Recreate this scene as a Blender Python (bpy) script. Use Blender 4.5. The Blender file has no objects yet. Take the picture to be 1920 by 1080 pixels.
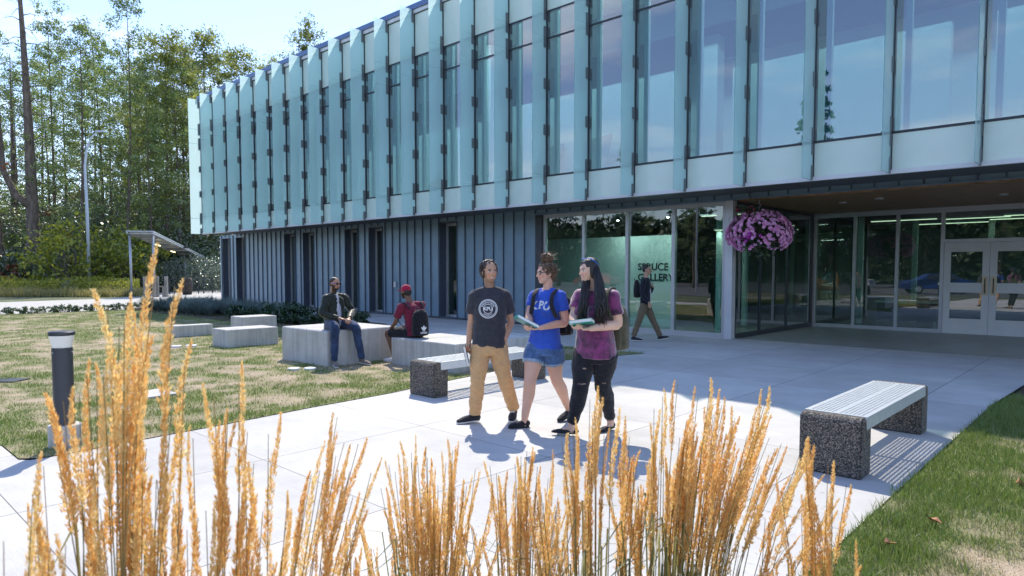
import bpy, bmesh, math, random
import numpy as np
from mathutils import Vector, Matrix, noise
from mathutils.bvhtree import BVHTree
random.seed(7); rng = np.random.default_rng(11)
R = math.radians
scene = bpy.context.scene
C = scene.collection
# ------------------------------------------------------------------ camera
YAW, PITCH = R(43.0457), R(2.9803)
cam_d = bpy.data.cameras.new("camera"); cam = bpy.data.objects.new("camera", cam_d); C.objects.link(cam)
cam.location = (0, 0, 1.65); cam.rotation_euler = (R(90) - PITCH, 0, YAW)
cam_d.sensor_width = 36; cam_d.lens = 1257.98/1920*36; cam_d.shift_y = 32.5/1920
cam_d.clip_start = .05; cam_d.clip_end = 3000
cam_d.dof.use_dof = True; cam_d.dof.focus_distance = 7.5; cam_d.dof.aperture_fstop = 5.6
scene.camera = cam
scene.render.resolution_x = 1024; scene.render.resolution_y = 576
# ------------------------------------------------------------------ sun and sky
SUNV = Vector((-.62, .545, 1)).normalized()
sd = bpy.data.lights.new("sun", 'SUN'); sun = bpy.data.objects.new("sun", sd); C.objects.link(sun)
sd.energy = 3.15; sd.angle = R(.5); sd.color = (1, .93, .80)
sun.rotation_euler = SUNV.to_track_quat('Z', 'Y').to_euler(); sun.location = (-20, 20, 40)
W = bpy.data.worlds.new("World"); scene.world = W; W.use_nodes = True
nt = W.node_tree; nt.nodes.clear(); N = nt.nodes.new; L = nt.links.new
sky = N('ShaderNodeTexSky'); sky.sky_type = 'NISHITA'; sky.sun_disc = False
sky.sun_elevation = math.asin(SUNV.z); sky.sun_rotation = math.atan2(SUNV.x, SUNV.y)
sky.air_density = 1.15; sky.dust_density = .25; sky.ozone_density = 3.0
tc = N('ShaderNodeTexCoord'); sep = N('ShaderNodeSeparateXYZ'); L(tc.outputs['Generated'], sep.inputs[0])
mz = N('ShaderNodeMath'); mz.operation = 'MAXIMUM'; L(sep.outputs[2], mz.inputs[0]); mz.inputs[1].default_value = .06
dv = N('ShaderNodeVectorMath'); dv.operation = 'DIVIDE'; cmb = N('ShaderNodeCombineXYZ')
L(tc.outputs['Generated'], dv.inputs[0]); [L(mz.outputs[0], cmb.inputs[i]) for i in range(3)]; L(cmb.outputs[0], dv.inputs[1])
nz = N('ShaderNodeTexNoise'); nz.inputs['Scale'].default_value = .75; nz.inputs['Detail'].default_value = 8; nz.inputs['Roughness'].default_value = .55
L(dv.outputs[0], nz.inputs['Vector'])
cr = N('ShaderNodeValToRGB'); cr.color_ramp.elements[0].position = .5; cr.color_ramp.elements[1].position = .74
L(nz.outputs['Fac'], cr.inputs[0]); cr.color_ramp.elements[0].position = .50; cr.color_ramp.elements[1].position = .76
fm = N('ShaderNodeMath'); fm.operation = 'MULTIPLY'; L(cr.outputs[0], fm.inputs[0]); fm.inputs[1].default_value = .75
mx = N('ShaderNodeMix'); mx.data_type = 'RGBA'; L(fm.outputs[0], mx.inputs[0]); mx.inputs[7].default_value = (6.2, 6.5, 7.2, 1)
tn = N('ShaderNodeMix'); tn.data_type = 'RGBA'; tn.blend_type = 'MULTIPLY'; tn.inputs[0].default_value = 1; L(sky.outputs[0], tn.inputs[6]); tn.inputs[7].default_value = (.94, .925, 1.07, 1); L(tn.outputs[2], mx.inputs[6])
bg = N('ShaderNodeBackground'); bg.inputs[1].default_value = .15; L(mx.outputs[2], bg.inputs[0])
wo = N('ShaderNodeOutputWorld'); L(bg.outputs[0], wo.inputs[0])
scene.view_settings.view_transform = 'Standard'; scene.view_settings.look = 'None'
scene.view_settings.gamma = 1; scene.view_settings.exposure = 0.88
scene.render.engine = 'CYCLES'
scene.cycles.max_bounces = 8; scene.cycles.transparent_max_bounces = 24; scene.cycles.glossy_bounces = 4
scene.cycles.transmission_bounces = 6; scene.cycles.diffuse_bounces = 3
scene.cycles.caustics_reflective = False; scene.cycles.caustics_refractive = False
# ------------------------------------------------------------------ helpers
def tag(o, label=None, cat=None, group=None, kind=None):
    if label: o['label'] = label
    if cat: o['category'] = cat
    if group: o['group'] = group
    if kind: o['kind'] = kind
    return o
ORD = ['first','second','third','fourth','fifth','sixth','seventh','eighth','ninth','tenth','eleventh','twelfth','thirteenth','fourteenth','fifteenth','sixteenth','seventeenth','eighteenth','nineteenth','twentieth']
def empty(name, loc=(0,0,0), rz=0, label=None, cat=None, group=None):
    o = bpy.data.objects.new(name, None); C.objects.link(o); o.location = loc; o.rotation_euler = (0,0,rz)
    o.empty_display_size = .2
    return tag(o, label, cat, group)
def mesh(name, v, f, m=None, parent=None, smooth=False, loc=None, rz=0):
    me = bpy.data.meshes.new(name)
    if isinstance(f, np.ndarray):
        v = np.asarray(v, dtype=np.float32); n, k = f.shape
        me.vertices.add(len(v)); me.vertices.foreach_set('co', v.ravel())
        me.loops.add(n*k); me.loops.foreach_set('vertex_index', f.astype(np.int32).ravel())
        me.polygons.add(n); me.polygons.foreach_set('loop_start', np.arange(0, n*k, k, dtype=np.int32)); me.polygons.foreach_set('loop_total', np.full(n, k, dtype=np.int32))
        me.update(calc_edges=True)
    else:
        me.from_pydata([tuple(map(float, p)) for p in v], [], [tuple(int(i) for i in q) for q in f]); me.update()
    if smooth: me.polygons.foreach_set('use_smooth', [True]*len(me.polygons))
    return link(name, me, m, parent, loc, rz)
def link(name, me, m=None, parent=None, loc=None, rz=0):
    o = bpy.data.objects.new(name, me); C.objects.link(o)
    if m and not me.materials: me.materials.append(m)
    if parent: o.parent = parent
    if loc is not None: o.location = loc
    if rz: o.rotation_euler = (0,0,rz)
    return o
def copy_tree(o, loc=None, rz=None, scale=None, label=None, group=None):
    c = o.copy(); C.objects.link(c)
    for ch in o.children:
        d = ch.copy(); C.objects.link(d); d.parent = c
        for g in ch.children:
            e = g.copy(); C.objects.link(e); e.parent = d
    if loc is not None: c.location = loc
    if rz is not None: c.rotation_euler = (0,0,rz)
    if scale is not None: c.scale = scale if hasattr(scale,'__len__') else (scale,)*3
    if label: c['label'] = label
    if group: c['group'] = group
    return c
class MB:
    def __init__(s): s.v = []; s.f = []
    def add(s, v, f):
        b = len(s.v); s.v += [tuple(p) for p in v]; s.f += [tuple(i+b for i in q) for q in f]; return s
    def box(s, x0, x1, y0, y1, z0, z1):
        return s.add([(x0,y0,z0),(x1,y0,z0),(x1,y1,z0),(x0,y1,z0),(x0,y0,z1),(x1,y0,z1),(x1,y1,z1),(x0,y1,z1)],
            [(3,2,1,0),(4,5,6,7),(0,1,5,4),(1,2,6,5),(2,3,7,6),(3,0,4,7)])
    def bar(s, a, b, w, h=None, up=(0,0,1)):
        a, b = Vector(a), Vector(b); h = h or w; d = (b-a).normalized(); u = Vector(up)
        if abs(d.dot(u)) > .97: u = Vector((1,0,0))
        x = d.cross(u).normalized()*w/2; y = x.cross(d).normalized()*h/2
        return s.add([a-x-y,a+x-y,a+x+y,a-x+y,b-x-y,b+x-y,b+x+y,b-x+y],[(0,1,2,3),(7,6,5,4),(0,4,5,1),(1,5,6,2),(2,6,7,3),(3,7,4,0)])
    def tube(s, pts, r, n=8, cap=True):
        pts = [Vector(p) for p in pts]; r = r if hasattr(r,'__len__') else [r]*len(pts); b = len(s.v)
        prev = None
        for i, p in enumerate(pts):
            d = (pts[min(i+1,len(pts)-1)]-pts[max(i-1,0)]).normalized()
            if prev is None:
                u = Vector((0,0,1)) if abs(d.z) < .9 else Vector((1,0,0)); x = d.cross(u).normalized()
            else: x = (prev - d*prev.dot(d)).normalized()
            prev = x; y = d.cross(x)
            for k in range(n):
                t = 2*math.pi*k/n; s.v.append(tuple(p + (x*math.cos(t)+y*math.sin(t))*r[i]))
        for i in range(len(pts)-1):
            for k in range(n): s.f.append((b+i*n+k, b+i*n+(k+1)%n, b+(i+1)*n+(k+1)%n, b+(i+1)*n+k))
        if cap: s.f.append(tuple(b+k for k in reversed(range(n)))); s.f.append(tuple(b+(len(pts)-1)*n+k for k in range(n)))
        return s
    def build(s, name, m=None, parent=None, smooth=False, bevel=0, seg=2, loc=None, rz=0):
        o = mesh(name, s.v, s.f, m, parent, smooth, loc, rz)
        if bevel:
            bm = bmesh.new(); bm.from_mesh(o.data)
            bmesh.ops.bevel(bm, geom=[e for e in bm.edges if e.is_manifold and e.calc_face_angle(0) > .5], offset=bevel, segments=seg, affect='EDGES', profile=.5)
            bm.to_mesh(o.data); bm.free()
        return o
def box(name, x0, x1, y0, y1, z0, z1, m=None, parent=None, bevel=0):
    return MB().box(x0,x1,y0,y1,z0,z1).build(name, m, parent, bevel=bevel)
# ------------------------------------------------------------------ materials
def mat(name, col, rough=.6, metal=0, var=0, vs=5, bump=0, bs=40, col2=None, spec=.5, coord='Object', stretch=None, detail=6, trans=0, ramp=(.35,.65)):
    m = bpy.data.materials.new(name); m.use_nodes = True; t = m.node_tree; b = t.nodes['Principled BSDF']
    b.inputs['Base Color'].default_value = (*col, 1); b.inputs['Roughness'].default_value = rough; b.inputs['Metallic'].default_value = metal
    b.inputs['Specular IOR Level'].default_value = spec
    tc = t.nodes.new('ShaderNodeTexCoord'); mp = t.nodes.new('ShaderNodeMapping'); t.links.new(tc.outputs[coord], mp.inputs[0])
    if stretch: mp.inputs['Scale'].default_value = stretch
    if var or col2:
        n = t.nodes.new('ShaderNodeTexNoise'); n.inputs['Scale'].default_value = vs; n.inputs['Detail'].default_value = detail; n.inputs['Roughness'].default_value = .6
        t.links.new(mp.outputs[0], n.inputs['Vector'])
        r = t.nodes.new('ShaderNodeValToRGB'); r.color_ramp.elements[0].position, r.color_ramp.elements[1].position = ramp
        c2 = col2 or tuple(c*(1-var) for c in col); c1 = col if col2 else tuple(min(1, c*(1+var)) for c in col)
        r.color_ramp.elements[0].color = (*c2, 1); r.color_ramp.elements[1].color = (*c1, 1)
        t.links.new(n.outputs['Fac'], r.inputs[0]); t.links.new(r.outputs[0], b.inputs['Base Color'])
    if bump:
        n2 = t.nodes.new('ShaderNodeTexNoise'); n2.inputs['Scale'].default_value = bs; n2.inputs['Detail'].default_value = 4
        t.links.new(mp.outputs[0], n2.inputs['Vector'])
        bp = t.nodes.new('ShaderNodeBump'); bp.inputs['Strength'].default_value = bump; bp.inputs['Distance'].default_value = .02
        t.links.new(n2.outputs['Fac'], bp.inputs['Height']); t.links.new(bp.outputs[0], b.inputs['Normal'])
    return m
def leafmat(name, c1, c2, trans=.45, rough=.5, attr=None, gloss=.06):
    """foliage: per-leaf colour spread (random per mesh island), diffuse + translucent + a little gloss"""
    m = bpy.data.materials.new(name); m.use_nodes = True; t = m.node_tree; t.nodes.clear(); n = t.nodes.new; l = t.links.new
    if attr:
        a = n('ShaderNodeAttribute'); a.attribute_name = attr; colr = a.outputs['Color']
    else:
        g = n('ShaderNodeNewGeometry'); oi = n('ShaderNodeObjectInfo'); r = n('ShaderNodeValToRGB')
        r.color_ramp.elements[0].color = (*c1, 1); r.color_ramp.elements[1].color = (*c2, 1)
        mm = n('ShaderNodeMath'); mm.operation = 'ADD'; mm.inputs[1].default_value = 0
        ms = n('ShaderNodeMath'); ms.operation = 'MULTIPLY_ADD'; l(oi.outputs['Random'], ms.inputs[0]); ms.inputs[1].default_value = .35
        mk = n('ShaderNodeMath'); mk.operation = 'MULTIPLY'; l(g.outputs['Random Per Island'], mk.inputs[0]); mk.inputs[1].default_value = .75
        l(mk.outputs[0], ms.inputs[2]); l(ms.outputs[0], r.inputs[0]); colr = r.outputs[0]
    d = n('ShaderNodeBsdfDiffuse'); tr = n('ShaderNodeBsdfTranslucent'); gl = n('ShaderNodeBsdfGlossy'); gl.inputs['Roughness'].default_value = rough
    l(colr, d.inputs[0]); l(colr, tr.inputs[0])
    m1 = n('ShaderNodeMixShader'); m1.inputs[0].default_value = trans; l(d.outputs[0], m1.inputs[1]); l(tr.outputs[0], m1.inputs[2])
    m2 = n('ShaderNodeMixShader'); m2.inputs[0].default_value = gloss; l(m1.outputs[0], m2.inputs[1]); l(gl.outputs[0], m2.inputs[2])
    o = n('ShaderNodeOutputMaterial'); l(m2.outputs[0], o.inputs[0]); return m
def glassmat(name, tint, refl=.12, rough=0.0, body=0, bodycol=(.5,.7,.7), fpow=1.0, wav=0):
    """architectural glass: tinted transparency + fresnel mirror (+ translucent/diffuse body)"""
    m = bpy.data.materials.new(name); m.use_nodes = True; t = m.node_tree; t.nodes.clear(); n = t.nodes.new; l = t.links.new
    tr = n('ShaderNodeBsdfTransparent'); tr.inputs[0].default_value = (*tint, 1); sh = tr.outputs[0]
    if body:
        d = n('ShaderNodeBsdfDiffuse'); d.inputs[0].default_value = (*bodycol, 1); q = n('ShaderNodeBsdfTranslucent'); q.inputs[0].default_value = (.76, .97, .95, 1)
        a = n('ShaderNodeMixShader'); a.inputs[0].default_value = .74; l(d.outputs[0], a.inputs[1]); l(q.outputs[0], a.inputs[2])
        b = n('ShaderNodeMixShader'); b.inputs[0].default_value = body; l(sh, b.inputs[1]); l(a.outputs[0], b.inputs[2])
        gq = n('ShaderNodeNewGeometry'); clr = n('ShaderNodeBsdfTransparent'); bq = n('ShaderNodeMixShader'); l(gq.outputs['Backfacing'], bq.inputs[0]); l(b.outputs[0], bq.inputs[1]); l(clr.outputs[0], bq.inputs[2]); sh = bq.outputs[0]   # the frit scatters once per sheet
    gl = n('ShaderNodeBsdfGlossy'); gl.inputs['Roughness'].default_value = rough
    fr = n('ShaderNodeFresnel'); fr.inputs[0].default_value = 1.45
    ad = n('ShaderNodeMath'); ad.operation = 'MULTIPLY_ADD'; ad.inputs[1].default_value = fpow; ad.inputs[2].default_value = refl; ad.use_clamp = True; l(fr.outputs[0], ad.inputs[0])
    gb = n('ShaderNodeNewGeometry'); nb = n('ShaderNodeMath'); nb.operation = 'SUBTRACT'; nb.inputs[0].default_value = 1; l(gb.outputs['Backfacing'], nb.inputs[1])
    fa = n('ShaderNodeMath'); fa.operation = 'MULTIPLY'; l(ad.outputs[0], fa.inputs[0]); l(nb.outputs[0], fa.inputs[1])   # mirror once, on the outer face
    if wav:
        tc = n('ShaderNodeTexCoord'); ns = n('ShaderNodeTexNoise'); ns.inputs['Scale'].default_value = .9; ns.inputs['Detail'].default_value = 1; l(tc.outputs['Object'], ns.inputs['Vector'])
        bp = n('ShaderNodeBump'); bp.inputs['Strength'].default_value = wav; bp.inputs['Distance'].default_value = .01; l(ns.outputs['Fac'], bp.inputs['Height']); l(bp.outputs[0], gl.inputs['Normal'])
    mx = n('ShaderNodeMixShader'); l(fa.outputs[0], mx.inputs[0]); l(sh, mx.inputs[1]); l(gl.outputs[0], mx.inputs[2])
    o = n('ShaderNodeOutputMaterial'); l(mx.outputs[0], o.inputs[0]); return m
def emat(name, col, s):
    m = bpy.data.materials.new(name); m.use_nodes = True; b = m.node_tree.nodes['Principled BSDF']
    b.inputs['Base Color'].default_value = (*col,1); b.inputs['Emission Color'].default_value = (*col,1); b.inputs['Emission Strength'].default_value = s; return m
def concrete_paving():
    m = mat('paving_concrete', (.56,.545,.515), .85, var=.07, vs=1.3, bump=.12, bs=60); t = m.node_tree; n = t.nodes.new; l = t.links.new
    b = t.nodes['Principled BSDF']; src = b.inputs['Base Color'].links[0].from_socket
    tc = n('ShaderNodeTexCoord'); sp = n('ShaderNodeSeparateXYZ'); l(tc.outputs['Object'], sp.inputs[0])
    def line(sock, off, step, w):
        a = n('ShaderNodeMath'); a.operation = 'ADD'; a.inputs[1].default_value = off+1000*step; l(sock, a.inputs[0])
        q = n('ShaderNodeMath'); q.operation = 'MODULO'; q.inputs[1].default_value = step; l(a.outputs[0], q.inputs[0])
        c = n('ShaderNodeMath'); c.operation = 'LESS_THAN'; c.inputs[1].default_value = w; l(q.outputs[0], c.inputs[0]); return c.outputs[0]
    lx = line(sp.outputs[0], 2.003, 1.765, .010); ly = line(sp.outputs[1], -.977, 1.76, .008)
    mxx = n('ShaderNodeMath'); mxx.operation = 'MAXIMUM'; l(lx, mxx.inputs[0]); l(ly, mxx.inputs[1])
    # fine brushed streaks and pale blotches of trowelled concrete
    mp = n('ShaderNodeMapping'); mp.inputs['Scale'].default_value = (1.2, 26, 1); l(tc.outputs['Object'], mp.inputs[0])
    nb = n('ShaderNodeTexNoise'); nb.inputs['Scale'].default_value = 3; nb.inputs['Detail'].default_value = 5; l(mp.outputs[0], nb.inputs['Vector'])
    rb = n('ShaderNodeMapRange'); rb.inputs[1].default_value = .3; rb.inputs[2].default_value = .7; rb.inputs[3].default_value = .94; rb.inputs[4].default_value = 1.05; l(nb.outputs['Fac'], rb.inputs[0])
    n3 = n('ShaderNodeTexNoise'); n3.inputs['Scale'].default_value = .35; n3.inputs['Detail'].default_value = 9; n3.inputs['Roughness'].default_value = .7; l(tc.outputs['Object'], n3.inputs['Vector'])
    r3 = n('ShaderNodeMapRange'); r3.inputs[1].default_value = .35; r3.inputs[2].default_value = .65; r3.inputs[3].default_value = .80; r3.inputs[4].default_value = 1.06; l(n3.outputs['Fac'], r3.inputs[0])
    # every slab has its own cast
    mp2 = n('ShaderNodeMapping'); mp2.vector_type = 'POINT'; mp2.inputs['Location'].default_value = (2.003/1.765+50, -.977/1.76+50, 0); mp2.inputs['Scale'].default_value = (1/1.765, 1/1.76, 0); l(tc.outputs['Object'], mp2.inputs[0])
    fl = n('ShaderNodeVectorMath'); fl.operation = 'FLOOR'; l(mp2.outputs[0], fl.inputs[0]); wn = n('ShaderNodeTexWhiteNoise'); wn.noise_dimensions = '2D'; l(fl.outputs[0], wn.inputs['Vector'])
    rs = n('ShaderNodeMapRange'); rs.inputs[3].default_value = .90; rs.inputs[4].default_value = 1.04; l(wn.outputs['Value'], rs.inputs[0])
    # sparse dark specks
    vo = n('ShaderNodeTexVoronoi'); vo.inputs['Scale'].default_value = 1.7; l(tc.outputs['Object'], vo.inputs['Vector'])
    sk = n('ShaderNodeMath'); sk.operation = 'LESS_THAN'; sk.inputs[1].default_value = .017; l(vo.outputs['Distance'], sk.inputs[0])
    mu = n('ShaderNodeMath'); mu.operation = 'MULTIPLY'; l(rb.outputs[0], mu.inputs[0]); l(r3.outputs[0], mu.inputs[1])
    sc = n('ShaderNodeVectorMath'); sc.operation = 'SCALE'; mu2 = n('ShaderNodeMath'); mu2.operation = 'MULTIPLY'; l(mu.outputs[0], mu2.inputs[0]); l(rs.outputs[0], mu2.inputs[1]); l(src, sc.inputs[0]); l(mu2.outputs[0], sc.inputs['Scale'])
    mm = n('ShaderNodeMath'); mm.operation = 'MAXIMUM'; l(mxx.outputs[0], mm.inputs[0]); l(sk.outputs[0], mm.inputs[1])
    mix = n('ShaderNodeMix'); mix.data_type = 'RGBA'; l(mm.outputs[0], mix.inputs[0]); l(sc.outputs[0], mix.inputs[6]); mix.inputs[7].default_value = (.16,.15,.14,1)
    l(mix.outputs[2], b.inputs['Base Color']); return m
M_pave = concrete_paving()
M_path = mat('path_gravel', (.46,.44,.40), .95, var=.2, vs=9, bump=.4, bs=60)
M_soil = mat('dry_lawn_soil', (.30,.235,.165), .95, var=.3, vs=6, bump=.6, bs=45)
M_mulch = mat('mulch', (.085,.06,.045), .95, var=.5, vs=30, bump=1, bs=60)
M_far = mat('ground_earth', (.10,.115,.05), .95, var=.4, vs=.6, bump=.3, bs=6)
M_rib = mat('seam_metal', (.085,.11,.15), .45, metal=.3, var=.05, vs=3)
M_seam = mat('grey_metal_cladding', (.19,.275,.35), .42, metal=.35, var=.08, vs=2.5, bump=.05, bs=3)
M_dark = mat('dark_metal', (.055,.06,.07), .45, metal=.4, var=.1, vs=4)
M_soff = mat('soffit_metal', (.13,.13,.135), .55, metal=.2, var=.08, vs=3)
M_alu = mat('aluminium_frame', (.52,.53,.55), .38, metal=.55, var=.04, vs=6)
M_white = mat('white_metal', (.74,.74,.76), .45, var=.03, vs=4)
M_roof = mat('roof_fascia', (.10,.16,.30), .4, metal=.3, var=.05, vs=3)
M_span = mat('back_painted_glass', (.72,.83,.74), .12, var=.02, vs=2, spec=.6)
M_fin = glassmat('fritted_fin_glass', (.55,.90,.88), refl=.03, rough=.05, body=.80, bodycol=(.43,.80,.77), fpow=1.2)
M_pane = glassmat('window_glass', (.46,.68,.70), refl=.25, fpow=1.8, wav=.05)
M_paneD = glassmat('storefront_glass', (.62,.84,.80), refl=.15, fpow=1.8, wav=.10)
M_iwall = mat('interior_white_wall', (.80,.82,.80), .8, var=.02, vs=2)
M_idark = mat('interior_dark', (.07,.08,.09), .8, var=.1, vs=2)
M_igrey = mat('interior_grey', (.32,.34,.35), .8, var=.05, vs=2)
M_ifloor = mat('interior_floor', (.35,.34,.32), .35, var=.1, vs=2)
M_itcol = mat('interior_column', (.62,.72,.70), .6, var=.03, vs=2)
M_light = emat('lamp_strip', (1,.86,.62), .9)
def woodmat():
    m = mat('soffit_wood', (.34,.18,.08), .5, var=.4, vs=3, stretch=(1.2,14,1), detail=8); t = m.node_tree; n = t.nodes.new; l = t.links.new; b = t.nodes['Principled BSDF']
    tc = n('ShaderNodeTexCoord'); sp = n('ShaderNodeSeparateXYZ'); l(tc.outputs['Object'], sp.inputs[0])
    q = n('ShaderNodeMath'); q.operation = 'MODULO'; q.inputs[1].default_value = .11; l(sp.outputs[1], q.inputs[0])
    c = n('ShaderNodeMath'); c.operation = 'LESS_THAN'; c.inputs[1].default_value = .012; l(q.outputs[0], c.inputs[0])
    src = b.inputs['Base Color'].links[0].from_socket; mix = n('ShaderNodeMix'); mix.data_type = 'RGBA'; l(c.outputs[0], mix.inputs[0]); l(src, mix.inputs[6]); mix.inputs[7].default_value = (.02,.012,.008,1)
    l(mix.outputs[2], b.inputs['Base Color']); return m
M_wood = woodmat()
def aggmat(name, scale=135):
    m = mat(name, (.2,.18,.16), .85); t = m.node_tree; n = t.nodes.new; l = t.links.new; b = t.nodes['Principled BSDF']
    tc = n('ShaderNodeTexCoord'); v = n('ShaderNodeTexVoronoi'); v.inputs['Scale'].default_value = scale; l(tc.outputs['Object'], v.inputs['Vector'])
    sp = n('ShaderNodeSeparateColor'); l(v.outputs['Color'], sp.inputs[0]); r = n('ShaderNodeValToRGB')
    e = r.color_ramp.elements; e[0].color = (.035,.034,.033,1); e[1].color = (.42,.38,.31,1); e[0].position = .0; e[1].position = 1
    for p_, c_ in ((.35,(.08,.075,.07,1)),(.6,(.16,.14,.12,1)),(.8,(.30,.26,.21,1))): k = e.new(p_); k.color = c_
    r.color_ramp.interpolation = 'CONSTANT'
    l(sp.outputs[0], r.inputs[0]); l(r.outputs[0], b.inputs['Base Color'])
    bp = n('ShaderNodeBump'); bp.inputs['Strength'].default_value = 1; bp.inputs['Distance'].default_value = .006; bp.invert = True; l(v.outputs['Distance'], bp.inputs['Height']); l(bp.outputs[0], b.inputs['Normal'])
    return m
M_agg = aggmat('exposed_aggregate')
def blockmat():
    m = mat('cast_concrete', (.54,.53,.50), .85, var=.13, vs=2.2, bump=.15, bs=30, detail=9); t = m.node_tree; n = t.nodes.new; l = t.links.new; b = t.nodes['Principled BSDF']
    src = b.inputs['Base Color'].links[0].from_socket
    tc = n('ShaderNodeTexCoord'); v = n('ShaderNodeTexVoronoi'); v.inputs['Scale'].default_value = 9; v.inputs['Randomness'].default_value = 1; l(tc.outputs['Object'], v.inputs['Vector'])
    ns = n('ShaderNodeTexNoise'); ns.inputs['Scale'].default_value = 4; l(tc.outputs['Object'], ns.inputs['Vector'])
    th = n('ShaderNodeMapRange'); th.inputs[1].default_value = .48; th.inputs[2].default_value = .62; th.inputs[3].default_value = 0; th.inputs[4].default_value = .13; l(ns.outputs['Fac'], th.inputs[0])
    c = n('ShaderNodeMath'); c.operation = 'LESS_THAN'; l(v.outputs['Distance'], c.inputs[0]); l(th.outputs[0], c.inputs[1])
    # vertical run-down stains
    mp = n('ShaderNodeMapping'); mp.inputs['Scale'].default_value = (14,14,.7); l(tc.outputs['Object'], mp.inputs[0])
    st = n('ShaderNodeTexNoise'); st.inputs['Scale'].default_value = 1.5; st.inputs['Detail'].default_value = 4; l(mp.outputs[0], st.inputs['Vector'])
    sr = n('ShaderNodeMapRange'); sr.inputs[1].default_value = .4; sr.inputs[2].default_value = .7; sr.inputs[3].default_value = 1.0; sr.inputs[4].default_value = .78; l(st.outputs['Fac'], sr.inputs[0])
    sc = n('ShaderNodeVectorMath'); sc.operation = 'SCALE'; l(src, sc.inputs[0]); l(sr.outputs[0], sc.inputs['Scale'])
    mix = n('ShaderNodeMix'); mix.data_type = 'RGBA'; l(c.outputs[0], mix.inputs[0]); l(sc.outputs[0], mix.inputs[6]); mix.inputs[7].default_value = (.13,.12,.11,1)
    l(mix.outputs[2], b.inputs['Base Color']); return m
M_block = blockmat()
M_bark = mat('bark', (.17,.13,.10), .95, var=.4, vs=6, bump=.8, bs=12, stretch=(1,1,.25))
M_barkg = mat('grey_bark', (.16,.145,.12), .95, var=.4, vs=6, bump=.6, bs=12, stretch=(1,1,.25))
M_lamp = mat('lamp_post_paint', (.55,.60,.66), .4, var=.05, vs=3)
M_galv = mat('galvanised_steel', (.42,.44,.47), .45, metal=.6, var=.12, vs=8)
# ------------------------------------------------------------------ ground
def sheet(name, poly, z, m, kind='structure'):
    o = mesh(name, [(x,y,z) for x,y in poly], [tuple(range(len(poly)))], m); return tag(o, kind=kind)
sheet('ground', [(-900,-900),(900,-900),(900,900),(-900,900)], -.03, M_far)
def arc(cx, cy, r, a0, a1, n=8): return [(cx+r*math.cos(R(a0+(a1-a0)*i/n)), cy+r*math.sin(R(a0+(a1-a0)*i/n))) for i in range(n+1)]
walk = [(-1.27,-6),(-1.27,10.0),(-1.15,12.2),(6,12.2),(6,15.0),(6,20.6),(-7.06,20.6),(-7.06,15.2),(-36.5,15.2),(-44,19),(-44,16.8),(-33.5,12.6),(-31.0,12.45),(-16.8,12.45),(-15.4,10.5),(-10.4,10.6),(-9,11.4),(-7.12,11.5),
        (-7.72,9.4),(-7.70,8.2),(-7.5,6.7),(-7.28,5.3),(-7.22,4.2),(-7.1,3.1),(-7.03,2.1),(-6.98,1.62),(-7.0,1.35),(-7.09,1.28),(-12,1.26),(-40,1.0),(-40,-1.0),(-12,-.9),(-7.5,-1.0),(-7.2,-1.4),(-7.1,-6)]
sheet('walkway', walk, 0, M_pave)
sheet('park_path', [(-31.6,1.0),(-31.2,6),(-31.4,10.2),(-32.2,12.5),(-36.0,14.9),(-36.2,22.5),(-58,25.5),(-57.5,21.8),(-46.4,14.4),(-44.2,12.6),(-43.2,7.0),(-43.5,1.0)], -.004, M_path)
sheet('parking_lot', [(-70,-60),(40,-60),(40,-9.5),(-70,-9.5)], -.012, mat('asphalt', (.11,.11,.115), .9, var=.12, vs=2, bump=.2, bs=50))
sheet('planting_bed', [(-32.0,10.2),(-30.6,9.5),(-22,9.55),(-17.6,9.6),(-16.2,10.2),(-16.0,11.3),(-16.9,12.44),(-31.0,12.44),(-33,12.2)], .012, M_mulch)
sheet('planting_bed', [(-1.12,10.9),(-1.15,12.19),(5.9,12.19),(5.9,10.6),(0,10.6)], .012, M_mulch)
# --- lawn: soil and grass share one numpy noise so bare patches stay bare
def vnoise(x, y, seed=0):
    r = np.random.default_rng(seed); T = r.random((256,256)); xi = np.floor(x).astype(int); yi = np.floor(y).astype(int); fx = x-xi; fy = y-yi
    fx = fx*fx*(3-2*fx); fy = fy*fy*(3-2*fy); g = lambda a,b: T[a % 256, b % 256]
    return (g(xi,yi)*(1-fx)+g(xi+1,yi)*fx)*(1-fy)+(g(xi,yi+1)*(1-fx)+g(xi+1,yi+1)*fx)*fy
def fbm(x, y, seed=0, o=4):
    s = 0; a = .5; tot = 0
    for i in range(o): s = s+a*vnoise(x*2**i+13*i, y*2**i+7*i, seed+i); tot += a; a *= .6
    return s/tot
def inpoly(px, py, poly):
    c = np.zeros(len(px), bool); n = len(poly)
    for i in range(n):
        x1,y1 = poly[i]; x2,y2 = poly[(i+1)%n]
        if y1 == y2: continue
        k = ((y1 > py) != (y2 > py)) & (px < (x2-x1)*(py-y1)/(y2-y1)+x1); c ^= k
    return c
lawnL = [(-31.3,1.27),(-12,1.27),(-7.12,1.29),(-7.02,1.4),(-7.0,1.62),(-7.05,2.1),(-7.12,3.1),(-7.24,4.2),(-7.3,5.3),(-7.52,6.7),(-7.72,8.2),(-7.74,9.4),(-7.14,11.49),(-9.0,11.39),(-10.4,10.59),(-15.4,10.49),(-16.8,12.44),(-31,12.44),(-31.1,6)]
lawnR = [(-1.25,-6),(12,-6),(12,10.6),(0,10.6),(-1.13,10.9),(-1.25,10.0)]
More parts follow.
